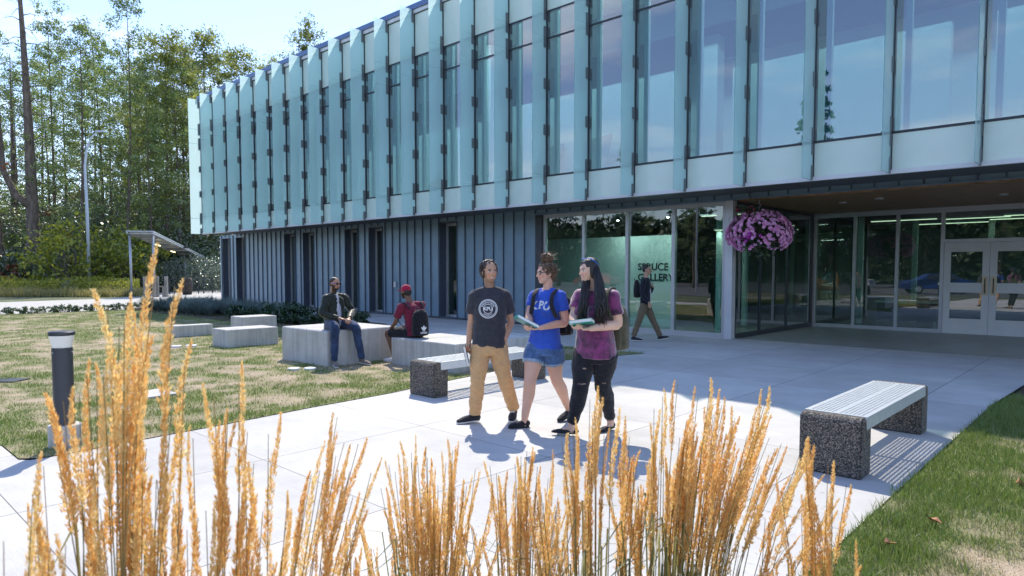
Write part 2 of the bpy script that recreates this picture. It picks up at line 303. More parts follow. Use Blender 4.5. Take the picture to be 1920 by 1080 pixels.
def greenness(x, y):
    u, w = x*.82+y*.57+40, y*.82-x*.57+40; g = fbm(u*.6, w*.6, 3, 3)*.30+fbm(u*3.1, w*3.1, 9, 5)*.70
    g = (g-np.where(x < -5, .500, .500))*4.8+.5
    edge = np.where(x < -5, np.minimum(np.abs(x+7.3-.0*y), np.abs(y-1.3)), np.abs(x+1.25))
    g = g+np.clip(1-edge/.55, 0, 1)*.75                      # greener strip along the irrigated paving edge
    g = g+np.where((x < -5) & (y > 8), .25, 0)+np.where(x < -24, .25, 0)
    g = g+np.where((x > -2) & (y > 5.4), .35, 0)+np.where((x > -2) & (x < -.75) & (y > 3.6), .30, 0)
    return np.clip(g, 0, 1)
def lawn_base(name, poly, cell):
    xs = np.array([p[0] for p in poly]); ys = np.array([p[1] for p in poly])
    bm = bmesh.new(); f = bm.faces.new([bm.verts.new((x,y,.004)) for x,y in poly]); bmesh.ops.triangulate(bm, faces=[f])
    for ax, lo, hi in ((0, xs.min(), xs.max()), (1, ys.min(), ys.max())):
        k = lo+cell
        while k < hi:
            no = (1,0,0) if ax == 0 else (0,1,0); co = (k,0,0) if ax == 0 else (0,k,0)
            bmesh.ops.bisect_plane(bm, geom=bm.verts[:]+bm.edges[:]+bm.faces[:], plane_co=co, plane_no=no); k += cell
    me = bpy.data.meshes.new(name); bm.to_mesh(me); bm.free()
    co = np.zeros(len(me.vertices)*3); me.vertices.foreach_get('co', co); co = co.reshape(-1,3)
    g = greenness(co[:,0], co[:,1]); n = fbm(co[:,0]*7, co[:,1]*7, 40, 3)
    dry = np.array([.42,.33,.23]); gr = np.array([.18,.20,.07]); c = dry[None]*(1-g[:,None])+gr[None]*g[:,None]; c *= (.72+.56*n)[:,None]
    a = me.color_attributes.new('lawn', 'FLOAT_COLOR', 'POINT'); a.data.foreach_set('color', np.c_[c, np.ones(len(c))].astype(np.float32).ravel())
    return tag(link(name, me, M_lawnbase), kind='structure')
M_lawnbase = mat('lawn_soil', (.2,.2,.1), .95, bump=1, bs=55); _t = M_lawnbase.node_tree; _a = _t.nodes.new('ShaderNodeAttribute'); _a.attribute_name = 'lawn'
_t.links.new(_a.outputs['Color'], _t.nodes['Principled BSDF'].inputs['Base Color'])
lawn_base('lawn_ground', lawnL, .22); lawn_base('lawn_ground', lawnR, .12)
M_blade = leafmat('grass_blades', None, None, trans=.35, attr='tint', gloss=.05)
def blades(name, poly, n, hmin, hmax, wid, dens, label, sample):
    x, y = sample(n); ok = inpoly(x, y, poly); x, y = x[ok], y[ok]; g = greenness(x, y)
    keep = rng.random(len(x)) < (.30+.70*g)*dens; x, y, g = x[keep], y[keep], g[keep]; k = len(x)
    tuft = fbm(x*5, y*5, 71, 2); h = (hmin+(hmax-hmin)*rng.random(k))*(.5+.75*g)*(.55+.9*tuft); a = rng.random(k)*6.283; lean = rng.normal(0, .55, k)*h; la = rng.random(k)*6.283
    w = wid*(.6+.8*rng.random(k)); dx, dy = np.cos(a)*w/2, np.sin(a)*w/2
    x = x+rng.normal(0,.022,k); y = y+rng.normal(0,.022,k); z0 = np.full(k, .002); v = np.empty((k,3,3)); v[:,0] = np.c_[x-dx,y-dy,z0]; v[:,1] = np.c_[x+dx,y+dy,z0]; v[:,2] = np.c_[x+lean*np.cos(la), y+lean*np.sin(la), z0+h]
    live = np.array([.17,.25,.045]); straw = np.array([.60,.49,.32]); m = np.clip(g*1.15-.05+rng.normal(0,.22,k), 0, 1)[:,None]
    c = (straw*(1-m)+live*m)*(.65+.7*rng.random((k,1))); c = np.repeat(c, 3, axis=0)
    o = mesh(name, v.reshape(-1,3), np.arange(3*k).reshape(-1,3), M_blade)
    at = o.data.color_attributes.new('tint', 'FLOAT_COLOR', 'POINT'); at.data.foreach_set('color', np.c_[c, np.ones(len(c))].astype(np.float32).ravel())
    return tag(o, label, 'grass', kind='stuff')
def polar(n, d0, d1, a0, a1, p=1.0):
    d = d0+(d1-d0)*rng.random(n)**p; a = R(a0)+(R(a1)-R(a0))*rng.random(n)     # angle from camera axis, + = right
    t = YAW-a; return -np.sin(t)*d, np.cos(t)*d
blades('lawn_grass', lawnL, 330000, .014, .045, .010, 1, 'patchy dry and green lawn with concrete seating blocks, left of the walkway', lambda n: polar(n, 6.5, 33, -42, 12, 1.25))
blades('lawn_grass', lawnR, 230000, .022, .062, .0065, 1, 'bright green and straw coloured lawn at right beside the perforated bench', lambda n: polar(n, 3.0, 13, 15, 50, 1.0))
# ------------------------------------------------------------------ building
YU, YL, YD, XA = 13.529, 15.2, 20.6, -7.06
X0, S = -32.967, 1.3459; ZB, ZT = 3.381, 9.70; NB = 30; XR = X0+S*NB; XL = -34.95
bld = empty('academic_building', ((XL+XR)/2, YL, 0), 0, 'two storey building with glass fins above grey metal cladding and a recessed entrance', 'building')
bld.location = (0,0,0)
def bp(name, mb, m, par=bld, **k): return mb.build(name, m, par, **k)
# roof, upper floor slab, end walls
fas = MB().box(X0-.12, XR, YU-.10, 33, 9.74, 9.90); bp('roof', fas, M_roof)
bp('eave_strip', MB().box(X0-.06, XR, YU-.055, YU+.3, 9.625, 9.738), M_white)
bp('floor_slab', MB().box(X0+.02, XR, YU+.16, 33, ZB+.065, 3.98), M_ifloor)
bp('soffit', MB().box(X0-.05, XR, YU+.02, YL+.35, ZB+.06, ZB+.064), M_soff)
bp('sill_flashing', MB().box(X0-.03, XR, YU-.045, YU+.04, ZB-.005, ZB+.069), M_white)
bp('end_wall', MB().box(X0-.03, X0+.09, YU+.05, 33, ZB+.07, 9.62), M_span)
bp('ceiling', MB().box(X0+.1, XR, YU+.2, 32.9, 9.0, 9.1), M_iwall)
# upper curtain wall bays
zs = dict(g0=3.452, w0=4.112, w1=8.312, tr=7.627, g1=9.62)
proto_win = empty('window', (0,0,0)); proto_win.parent = bld
fr = MB(); W_ = S
for a, b in ((0, .045),): fr.box(a, b, -.03, .12, ZB+.07, 9.62)
fr.box(.045, W_, -.012, .10, zs['w0']-.022, zs['w0']+.022); fr.box(.045, W_, -.012, .10, zs['w1']-.02, zs['w1']+.02); fr.box(.045, W_, -.012, .10, zs['tr']-.022, zs['tr']+.022)
fr.box(.045, W_, -.008, .10, zs['g1']-.02, zs['g1'])
fr.build('frame', M_dark, proto_win)
MB().box(.046, W_-.001, .0, .012, zs['w0']+.023, zs['tr']-.023).build('pane', M_pane, proto_win)
MB().box(.046, W_-.001, .0, .012, zs['tr']+.023, zs['w1']-.021).build('pane', M_pane, proto_win)
MB().box(.046, W_-.001, .0, .03, zs['g0']+.001, zs['w0']-.023).build('spandrel_panel', M_span, proto_win)
MB().box(.046, W_-.001, .0, .03, zs['w1']+.021, zs['g1']-.021).build('spandrel_panel', M_span, proto_win)
# inner white liner post seen through the glass
MB().box(.17, .27, .14, .24, 3.99, 8.99).build('liner_post', M_iwall, proto_win)
for k in range(NB):
    w = proto_win if k == 0 else copy_tree(proto_win); w.location = (X0+S*k, YU, 0)
# fins: three/four stacked glass sheets on metal brackets
FW = .56
proto_fin = empty('glass_fin', (0,0,0)); proto_fin.parent = bld
zz = [3.385, 4.128, 7.655, 8.345, 9.735]
def slab(z0, z1): return MB().box(-.008, .008, -FW, -.012, z0+.003, z1-.003)
for i in range(4): slab(zz[i], zz[i+1]).build('glass_sheet', M_fin, proto_fin)
br_z = [(3.385,3.665),(3.87,4.385),(5.155,5.43),(6.33,6.61),(7.385,7.925),(8.08,8.61),(9.35,9.725)]
def brk(z0, z1):
    m = MB().box(-.018,-.0085,-.125,-.01,z0,z1).box(.0085,.018,-.125,-.01,z0,z1)
    zb = z0+.05
    while zb < z1-.03: m.box(.018,.026,-.09,-.075,zb,zb+.014); zb += .075
    return m
M_brk = mat('bracket_steel', (.21,.23,.24), .4, metal=.5, var=.1, vs=10)
allb = MB()
fins = []
for k in range(NB+1):
    f = proto_fin if k == 0 else copy_tree(proto_fin); f.location = (X0+S*k+.02, YU, 0); fins.append(f)
near = range(11, 25)
bmesh_cache = [brk(*z).build('bracket', M_brk, fins[11]) for z in br_z]
for k in near:
    if k == 11: continue
    for b_ in bmesh_cache: c_ = b_.copy(); C.objects.link(c_); c_.parent = fins[k]
for k in range(NB+1):
    if k in near: continue
    for z in br_z:
        q = brk(*z); allb.add([(x+X0+S*k+.02, y+YU, zz_) for x,y,zz_ in q.v], q.f)
tag(allb.build('far_brackets', M_brk, bld), kind='stuff')
# lower wall: standing seam cladding with window openings
P_ = .4385
opens = [-34.62,-33.06,-28.25,-26.62,-23.38,-21.73,-17.58]; OW = .88
cl = MB(); segs = []; x = XL
for o in opens: segs.append((x, o)); x = o+OW
segs.append((x, -13.25))
for a, b in segs: cl.box(a, b, YL, YL+.16, .06, ZB+.062)
for o in opens: cl.box(o, o+OW, YL+.001, YL+.16, 3.30, ZB+.062)
cl.box(-13.25, XA, YL, YL+.3, 3.30, ZB+.062); cl.box(XA, XR, YL, YL+.3, 3.34, ZB+.062)
cl.box(XL, XL+.16, YL+.16, 33, .06, ZB+.062)
bp('metal_cladding', cl, M_seam)
seam_me = {}; x = -6.66-P_*70
while x < XR:
    z0 = .06
    if any(o-.02 < x < o+OW+.02 for o in opens) or x > -13.27: z0 = 3.345
    if x > XL:
        key = 'tall' if z0 < 1 else 'short'; me_ = seam_me.get(key)
        o_ = link('standing_seam', me_, None, bld) if me_ else MB().box(-.009,.009,-.038,-.001,z0,ZB+.058).build('standing_seam', M_rib, bld)
        seam_me[key] = o_.data; o_.location = (x, YL, 0)
    x += P_
bp('head_trim', MB().box(-13.27, XR, YL-.05, YL-.002, 3.305, 3.335), M_seam)
bp('base_flashing', MB().box(XL, -13.25, YL-.02, YL+.1, 0, .058), M_dark)
pw = empty('narrow_window', (0,0,0)); pw.parent = bld
MB().box(0,.02,-.03,.34,.06,3.30).box(OW-.02,OW,-.03,.34,.06,3.30).box(.02,OW-.02,-.03,.34,3.27,3.30).box(.02,OW-.02,-.03,.34,.03,.06).build('reveal', M_rib, pw)
MB().box(.02,.09,.26,.34,.12,3.26).box(OW-.09,OW-.02,.26,.34,.12,3.26).box(.09,OW-.09,.26,.34,3.17,3.26).box(.02,OW-.02,.24,.34,.061,.13).build('frame', M_alu, pw)
MB().box(.09,OW-.09,.29,.30,.13,3.17).build('pane', M_paneD, pw)
for i, o in enumerate(opens):
    w = pw if i == 0 else copy_tree(pw); w.location = (o, YL, 0)
bp('wall_outlet_box', MB().box(-20.16,-20.02,YL-.05,YL-.001,1.02,1.24), M_alu, bevel=.008)
# gallery storefront
gal = empty('gallery_window', (0,0,0)); gal.parent = bld
g = MB(); gx = [-13.0,-11.51,-10.06,-8.67,-7.30]
for i, x in enumerate(gx):
    w = .09
    g.box(x-(.0 if i == 0 else w/2), x+(w if i == 0 else w/2), YL+.07, YL+.19, .13, 3.20)
g.box(-13.0, XA-.19, YL+.069, YL+.191, 3.20, 3.295); g.box(-13.0, XA-.19, YL+.06, YL+.20, .02, .13)
g.box(-13.25,-7.0, YL+.0, YL+.22, 0, .02)
g.build('frame', M_alu, gal)
for i in range(4): MB().box(gx[i]+(.09 if i == 0 else .045), gx[i+1]-.045, YL+.115, YL+.128, .13, 3.20).build('pane', M_paneD, gal)
MB().box(-13.25,-13.0,YL+.001,YL+.25,.02,3.295).build('reveal', M_dark, gal)
bp('corner_post', MB().box(XA-.185, XA+.0, YL-.0, YL+.2, .02, 3.299), mat('corner_post_metal', (.60,.61,.64), .4, metal=.3, var=.04, vs=3))
# recess: left glazed wall
sidew = empty('side_glazing', (0,0,0)); sidew.parent = bld
s_ = MB(); ym = [15.42,16.88,18.66,20.5]
for y in ym: s_.box(XA-.06, XA+.0, y-.03, y+.03, .12, 3.22)
s_.box(XA-.07, XA+.005, YL+.2, YD, .0, .12); s_.box(XA-.07, XA+.005, YL+.2, YD, 3.22, 3.3)
s_.build('frame', M_dark, sidew)
ys_ = [YL+.2]+ym
for i in range(4):
    if ys_[i+1]-ys_[i] > .3: MB().box(XA-.04, XA-.028, ys_[i]+.03, ys_[i+1]-.03, .12, 3.22).build('pane', M_paneD, sidew)
# recess: door wall
dw = empty('entrance_glazing', (0,0,0)); dw.parent = bld
d = MB(); dx = [-7.02,-5.94,-4.857,-3.80]
for x in dx: d.box(x-.04, x+.04, YD, YD+.12, .1, 3.17)
d.box(-7.06, -3.76, YD-.001, YD+.121, 0, .1); d.box(-7.06, XR, YD-.001, YD+.121, 3.17, 3.30); d.box(-3.76, -1.74, YD+.001, YD+.119, 2.37, 2.46); d.box(-1.76,-1.68,YD,YD+.12,.1,3.17)
for x in (-.6, .5, 1.6, 2.7, 3.8, 4.9): d.box(x-.04,x+.04,YD,YD+.12,.1,3.17)
d.box(-1.68, XR, YD-.001, YD+.121, 0, .1)
d.build('frame', M_alu, dw)
px_ = [(-6.98,-5.98),(-5.9,-4.897),(-4.817,-3.84)]+[(-1.68,-.64),(-.56,.46),(.54,1.56),(1.64,2.66),(2.74,3.76),(3.84,4.86)]
for a, b in px_: MB().box(a, b, YD+.05, YD+.062, .1, 3.17).build('pane', M_paneD, dw)
MB().box(-3.76,-1.76,YD+.05,YD+.062,2.46,3.17).build('pane', M_paneD, dw)
def door(x0, x1, hs):
    t = empty('door', (0,0,0)); t.parent = bld
    m_ = MB(); sx = .15; y0, y1 = YD+.02, YD+.07
    m_.box(x0, x0+sx, y0, y1, .01, 2.365).box(x1-sx, x1, y0, y1, .01, 2.365).box(x0+sx, x1-sx, y0, y1, 2.13, 2.365).box(x0+sx, x1-sx, y0, y1, .01, .40).box(x0+sx, x1-sx, y0, y1, 1.08, 1.33)
    m_.build('leaf_frame', M_white, t)
    MB().box(x0+sx,x1-sx,y0+.02,y0+.03,1.33,2.13).build('pane', M_paneD, t); MB().box(x0+sx,x1-sx,y0+.02,y0+.03,.40,1.08).build('pane', M_paneD, t)
    hx = x1-.085 if hs > 0 else x0+.085
    MB().box(hx-.06,hx+.06,y0-.006,y0-.0005,1.02,1.50).build('handle_plate', mat('brass_plate',(.52,.44,.30),.35,metal=.6,var=.05), t)
    MB().tube([(hx,y0-.006,1.08),(hx,y0-.05,1.09),(hx,y0-.05,1.43),(hx,y0-.006,1.44)],.011).build('handle', M_dark, t, smooth=True)
door(-3.755,-2.768,1); door(-2.760,-1.765,-1)
bp('entrance_soffit', MB().box(XA, XR, YL+.301, YD, 3.301, 3.34), M_wood)
for x, y in ((-5.3,17.4),(-4.4,17.0),(-2.2,17.9),(-.4,17.2)):
    MB().tube([(x,y,3.27),(x,y,3.3005)],.09,16).build('recessed_downlight', M_alu, bld)
# interiors ---------------------------------------------------------------
bp('lobby_floor', MB().box(XL+.2, XR, YL+.25, 31, -.02, .006).box(XA,XR,YD+.12,31,.006,.0065), M_ifloor)
bp('lower_back_wall', MB().box(XL+.2, XR, 30.8, 31, .01, 3.44), M_igrey)
bp('lobby_ceiling', MB().box(XL+.2, XA-.08, YL+.31, 30.7, 3.28, 3.32).box(XA,XR,YD+.13,30.7,3.28,3.32), M_idark)
bp('gallery_partition', MB().box(-15.4,-9.93,17.4,17.5,.01,2.68), M_iwall)
bp('gallery_partition', MB().box(-8.9,-8.6,18.2,18.5,.01,3.27), M_itcol)
bp('office_partition', MB().box(-16.2,-16.1,YL+.2,24,.01,3.27), M_igrey)
bp('office_partition', MB().box(XL+.2,-16.2,17.6,17.7,.01,3.27), M_igrey)
for x, y in ((-6.3,22.5),(-5.2,24.2),(-3.2,24.0),(-8.2,16.9),(-8.6,19.4),(-1,24)): bp('interior_column', MB().box(x-.07,x+.07,y-.07,y+.07,.01,3.27), M_itcol)
# upstairs
bp('studio_back_wall', MB().box(X0+.1,XR,19.0,19.1,3.99,8.99), M_iwall)
bp('studio_soffit_beam', MB().box(X0+.1,XR,16.3,18.99,7.9,8.99), M_idark)
for a, b, y, z1 in ((-31.5,-22.5,17.9,7.0),(-21.2,-16.3,16.9,6.9),(-15.1,-9.2,16.2,6.95),(-7.45,-2.9,15.9,6.6),(-2.2,2.6,16.2,6.7)):
    bp('studio_partition', MB().box(a,b,y,y+.22,3.99,z1), M_iwall)
bp('studio_column', MB().box(-8.75,-8.35,16.9,17.3,3.99,8.9), M_iwall); bp('studio_column', MB().box(-15.8,-15.5,15.6,15.9,3.99,8.9), M_iwall)
for x, y, w_, l_ in ((-12.0,15.4,1.0,1.5),(-13.8,15.6,.9,1.5),(-10.6,15.3,.5,1.7)):
    MB().add([(x,y,4.0),(x+w_,y,4.0),(x+w_,y+.5,4+l_),(x+.08,y+.5,4+l_-.08)],[(0,1,2,3)]).add([(x,y+.04,4.0),(x+w_,y+.04,4.0),(x+w_,y+.54,4+l_),(x+.08,y+.54,4+l_-.08)],[(3,2,1,0)]).build('leaning_board', M_igrey, bld)
def stool(x, y, z, rz=0):
    t = empty('easel_stool', (x,y,z), rz, 'upturned metal stool standing behind the upstairs window', 'stool')
    m_ = MB()
    for sx in (-1,1):
        for sy in (-1,1): m_.tube([(sx*.2,sy*.18,0),(sx*.13,sy*.12,.55),(sx*.2,sy*.16,1.15)],.012,6)
    m_.build('leg_frame', M_white, t); MB().box(-.2,.2,-.18,.18,.53,.56).build('seat', M_white, t); MB().box(-.22,.22,-.17,-.14,.95,.98).build('rail', M_white, t)
stool(-8.0, 14.9, 4.0, .3)
lb = emat('fill_glow_upstairs', (1,1,1), .8)  # glowing face of the added upstairs fill lights
# lamps: strips seen glowing through the glass
def strip(x, y, z, l_, wx, watts, lab, rz=0, colr=(1,.94,.82)):
    t = empty('ceiling_or_fill_light', (x,y,z), rz, lab, 'ceiling light', 'interior ceiling lights')
    MB().box(-l_/2,l_/2,-.022,.022,-.02,.0).build('diffuser', M_light, t); MB().box(-l_/2-.02,l_/2+.02,-.05,.05,.0005,.05).build('housing', M_alu, t)
    if watts:
        a = bpy.data.lights.new('ceiling_lamp', 'AREA'); a.shape = 'RECTANGLE'; a.size = l_; a.size_y = wx; a.energy = watts; a.color = colr
        o = bpy.data.objects.new('ceiling_lamp', a); C.objects.link(o); o.parent = t; o.location = (0,0,-.03)
for i, (x, y, l_) in enumerate(((-5.1,22.2,1.7),(-3.4,22.6,1.6),(-1.6,22.2,2.2),(-4.2,24.6,2.0),(-1.0,25.2,2.0),(-2.6,23.6,1.2))):
    strip(x, y, 3.12, l_, .05, .9, ORD[i]+' slim lit strip light under the dark lobby ceiling')
strip(-7.85, 16.7, 2.72, .8, .1, 4, 'short lit strip light behind the last gallery pane next to the white corner post')
strip(-8.4, 17.8, 3.2, 1.6, .1, 4, 'lit strip light high behind the side glazing of the recess')
for x in (-11.25,-9.6):
    t = empty('track_spotlight', (x,16.6,3.12), 0, ('left','right')[x > -10]+' small glowing track spotlight above the gallery wall', 'spotlight', 'gallery spotlights')
    MB().tube([(0,0,0),(0,0,.14)],.035,12).build('housing', M_dark, t); MB().tube([(0,-.001,-.012),(0,0,-.001)],.034,12).build('bulb', emat('spot_bulb',(1,.93,.8),30), t)
    a = bpy.data.lights.new('gallery_lamp','AREA'); a.size = .4; a.energy = 9; o = bpy.data.objects.new('gallery_lamp', a); C.objects.link(o); o.parent = t; o.location = (0,0,-.05); o.rotation_euler = (R(25),0,0)
for x in np.arange(-30.5, 6, 3.2):  # added lamps, unseen behind the upper spandrels, to brighten the upstairs rooms
    t = empty('ceiling_or_fill_light', (float(x),14.1,8.93), 0, ORD[int(round((x+30.5)/3.2))]+' added fill light from the left, hidden above the upstairs windows', 'ceiling light', 'added upstairs fill lights')
    MB().box(-.8,.8,-.03,.03,-.03,0).build('diffuser', lb, t)
    a = bpy.data.lights.new('upstairs_fill_lamp', 'AREA'); a.shape = 'RECTANGLE'; a.size = 2.6; a.size_y = .3; a.energy = 30; a.color = (.95,.98,1)
    o = bpy.data.objects.new('upstairs_fill_lamp', a); C.objects.link(o); o.parent = t; o.location = (0,0,-.05); o.rotation_euler = (R(28),0,0)
# gallery lettering on the inner partition
def text_mesh(name, body, size, m, parent=None, loc=(0,0,0), rot=(R(90),0,0), bold=0, ext=.004, align='LEFT', spacing=1.0):
    cu = bpy.data.curves.new(name, 'FONT'); cu.body = body; cu.size = size; cu.extrude = ext; cu.offset = bold; cu.align_x = align; cu.space_character = spacing
    tmp = bpy.data.objects.new(name, cu); me = bpy.data.meshes.new_from_object(tmp); bpy.data.objects.remove(tmp); bpy.data.curves.remove(cu)
    o = link(name, me, m, parent, loc); o.rotation_euler = rot; return o
M_letter = mat('letter_black', (.02,.025,.03), .6)
text_mesh('lettering', 'SPRUCE', .295, M_letter, bld, (-11.05,17.39,1.66), bold=.004)
text_mesh('lettering', 'GALLERY', .295, M_letter, bld, (-11.05,17.39,1.35), bold=.004)
# lobby table
t = empty('lobby_table', (-4.9,22.0,0), .2, 'white topped folding table with a dark cloth inside the lobby', 'table')
MB().box(-.8,.8,-.35,.35,.72,.76).build('table_top', M_white, t); MB().box(-.74,.74,-.32,.32,.2,.715).build('dark_cloth', M_idark, t)
for sx in (-.7,.7): MB().tube([(sx,-.3,0),(sx,-.3,.72)],.015,6).build('leg', M_alu, t)
# ------------------------------------------------------------------ concrete seating blocks
def block(x0, x1, y0, y1, h, label, r=.018):
    o = MB().box(0, x1-x0, 0, y1-y0, -.05, h).build('concrete_block', M_block, bevel=r, seg=3, loc=(x0,y0,0))
    return tag(o, label, 'concrete block', 'concrete seating blocks on the lawn')
block(-17.6,-17.25,6.35,7.28,.285,'smallest low concrete block, leftmost on the lawn')
block(-14.85,-14.1,6.24,7.4,.385,'mid sized low concrete block in front of the small square one')
block(-15.95,-15.3,7.15,8.0,.555,'square concrete block standing behind the mid sized block, next to the dark shrubs')
block(-11.62,-10.08,6.16,7.66,.615,'tall wide concrete block that the man in the dark jacket sits on', .035)
block(-9.62,-7.94,7.17,9.3,.47,'long low concrete block that the man in the red cap sits on')
# ------------------------------------------------------------------ benches
def bench(name, loc, w, ln, h, label, holes):
    t = empty(name, loc, 0, label, 'bench', 'aggregate and metal benches')
    def leg(flip):
        th, nt_, nd = .25, .12, .075; r = .05; prof = [(0,0),(0,h-r)]+[(r-r*math.cos(R(a)), h-r+r*math.sin(R(a))) for a in (22,45,68,90)]+[(nt_,h),(nt_,h-nd),(th,h-nd),(th,0)]
        if flip: prof = [(ln-y, z) for y, z in prof][::-1]
        n = len(prof); v = [(0,y,z) for y,z in prof]+[(w,y,z) for y,z in prof]
        f = [tuple(range(n)), tuple(range(2*n-1,n-1,-1))]+[(i,i+n,(i+1)%n+n,(i+1)%n) for i in range(n)]
        f = [tuple(reversed(q)) for q in f]
        o = mesh('leg', v, f, M_agg, t); bm = bmesh.new(); bm.from_mesh(o.data); bmesh.ops.recalc_face_normals(bm, faces=bm.faces); bmesh.ops.bevel(bm, geom=[e for e in bm.edges if e.calc_face_angle(0) > 1.3], offset=.012, segments=2, affect='EDGES'); bm.to_mesh(o.data); bm.free()
    leg(False); leg(True)
    y0, y1 = .122, ln-.122; x0, x1 = .0-.002, w+.002; z = h+.002
    v = []; f = []
    if holes == 'round':
        nx, ny = 15, int(round((y1-y0)/.0325)); cx = (x1-x0)/nx; cy = (y1-y0)/ny; r = .0104
        for j in range(ny):
            for i in range(nx):
                a, b = x0+i*cx, y0+j*cy; mx_, my_ = a+cx/2, b+cy/2; bs = len(v)
                solid = i in (0,nx-1) or j in (0,ny-1) or i == nx//2
                if solid: v += [(a,b,z),(a+cx,b,z),(a+cx,b+cy,z),(a,b+cy,z)]; f.append((bs,bs+1,bs+2,bs+3)); continue
                out = [(a,b),(mx_,b),(a+cx,b),(a+cx,my_),(a+cx,b+cy),(mx_,b+cy),(a,b+cy),(a,my_)]
                for k_, (p_, q_) in enumerate(out): v.append((p_,q_,z))
                for k_ in range(8):
                    t_ = R(-135+45*k_); v.append((mx_+r*math.cos(t_), my_+r*math.sin(t_), z))
                for k_ in range(8): f.append((bs+k_, bs+(k_+1)%8, bs+8+(k_+1)%8, bs+8+k_))
    else:
        n = 26; c = (y1-y0)/n
        for j in range(n):
            b = y0+j*c
            for (a0,a1,b0,b1) in ((x0,x1,b,b+c*.5),(x0,x0+.03,b+c*.5,b+c),(x1-.03,x1,b+c*.5,b+c)):
                bs = len(v); v += [(a0,b0,z),(a1,b0,z),(a1,b1,z),(a0,b1,z)]; f.append((bs,bs+1,bs+2,bs+3))
    o = mesh('seat_panel', v, f, M_bench, t); so = o.modifiers.new('s','SOLIDIFY'); so.thickness = .004; so.offset = -1
    m_ = MB()
    for xx in (x0, x1-.005): m_.box(xx, xx+.005, y0, y1, h-.10, z-.005)
    for yy in (y0+.02, y0+(y1-y0)/2, y1-.03): m_.box(.03, w-.03, yy, yy+.012, h-.07, z-.005)
    if holes != 'round':
        pass
    m_.build('apron', M_bench, t); return t
M_bench = mat('bench_metal', (.60,.64,.66), .38, metal=.35, var=.05, vs=12)
bench('perforated_bench', (-2.02,5.66,0), .48, 2.24, .482, 'bench with a round hole perforated metal seat, at right on the walkway edge', 'round')
bench('slatted_bench', (-7.09,5.58,0), .50, 2.24, .455, 'bench with a slotted metal seat behind the walking man, at the lawn edge', 'slot')
# ------------------------------------------------------------------ bollard lights
M_lens = mat('bollard_lens', (.75,.74,.68), .15, var=.03)
def bollard(x, y, s, label):
    t = empty('bollard_light', (x,y,0), 0, label, 'bollard light', 'bollard lights')
    MB().tube([(0,0,-.02),(0,0,.21)],.135,28).build('footing', M_block, t, bevel=.012)
    MB().tube([(0,0,.211),(0,0,.93)],.085,28).build('post', M_dark, t, smooth=False)
    MB().tube([(0,0,.931),(0,0,1.045)],[.078,.104],28).build('lens', M_lens, t)
    MB().tube([(0,0,1.046),(0,0,1.052),(0,0,1.075),(0,0,1.085)],[.100,.109,.109,.098],28).build('cap', M_dark, t)
    for a in (20,140): MB().tube([(.08*math.cos(R(a-90)),.08*math.sin(R(a-90)),.89),(.092*math.cos(R(a-90)),.092*math.sin(R(a-90)),.89)],.007,8).build('screw', M_galv, t)
    t.scale = (s,s,s); return t
bollard(-7.33,1.69,1.0,'tall charcoal bollard light at the lawn corner behind the grass plumes')
bollard(-41.05,13.77,.84,'small far bollard light in front of the wooden posts of the shelter')
# small flat things in the lawn
def disc(x, y, r, label):
    o = MB().tube([(0,0,0),(0,0,.035),(0,0,.04)],[r,r,r*.93],20).build('sprinkler_cover', M_white, loc=(x,y,0)); tag(o, label, 'cover', 'round white covers in the lawn')
disc(-15.05,5.55,.115,'left round white cover in the grass before the smallest block'); disc(-14.95,5.83,.115,'right round white cover in the grass before the smallest block')
disc(-10.17,5.60,.10,'left round white cover in front of the tall block'); disc(-10.0,5.80,.10,'right round white cover in front of the tall block, partly in shadow')
o = MB().box(-.27,.27,-.2,.2,0,.03).build('utility_cover', M_block, bevel=.008, loc=(-9.5,3.2,0), rz=.1); tag(o, 'rectangular concrete utility cover set in the dry lawn', 'utility cover')
o = MB().box(-.5,.5,-.16,.16,0,.022).build('drain_cover', M_dark, loc=(-12.5,1.95,0), rz=.7); tag(o, 'dark flat drain cover in the bare patch beside the bollard light', 'drain cover')
M_leafdry = mat('dry_leaf', (.42,.20,.10), .8, var=.4, vs=30)
for i, (x, y, lab) in enumerate([(-.92,4.95,'curled pale dead leaf on the lawn nearest the bench shadow'),(-1.02,4.35,'orange dead leaf at the lawn edge below the bench'),(-.35,5.35,'bright orange dead leaf in the middle of the right lawn'),(-.25,4.5,'brown dead leaf on the bare patch at right'),(-.55,3.75,'crumpled dead leaf at the bottom of the right lawn'),(-.62,6.3,'pale dead leaf further back on the right lawn'),(-10.9,3.3,'dead leaf on the bare soil of the left lawn')]):
    v = [(-.045,0,.02),(-.02,.03,.005),(.02,.032,.03),(.055,0,.012),(.02,-.03,.028),(-.02,-.028,.03),(0,0,.0)]
    o = mesh('fallen_leaf', v, [(6,i_,(i_+1)%6) for i_ in range(6)], M_leafdry, loc=(x,y,.035)); o.rotation_euler = (.3*i,.2,i*1.7); tag(o, lab, 'leaf', 'fallen leaves')
# seed litter on the concrete
v = []; f = []
for i in range(900):
    d_, a = 1.8+5.2*random.random()**1.2, R(random.uniform(-8,26)); x, y = -math.sin(YAW-a)*d_, math.cos(YAW-a)*d_
    if x > -1.3 or x < -6.9: continue
    q = random.uniform(.4,1.3) if random.random() < .7 else random.random()*3.14; l_ = random.uniform(.012,.032); b = len(v)
    v += [(x-l_*math.cos(q),y-l_*math.sin(q),.003),(x-.0016*math.sin(q),y+.0016*math.cos(q),.003),(x+l_*math.cos(q),y+l_*math.sin(q),.003),(x+.0016*math.sin(q),y-.0016*math.cos(q),.003)]; f.append((b,b+3,b+2,b+1))
tag(mesh('seed_litter', v, f, mat('straw_litter',(.33,.22,.12),.9,var=.3,vs=20)), 'scattered grass seed litter on the pale walkway', 'plant litter', kind='stuff')
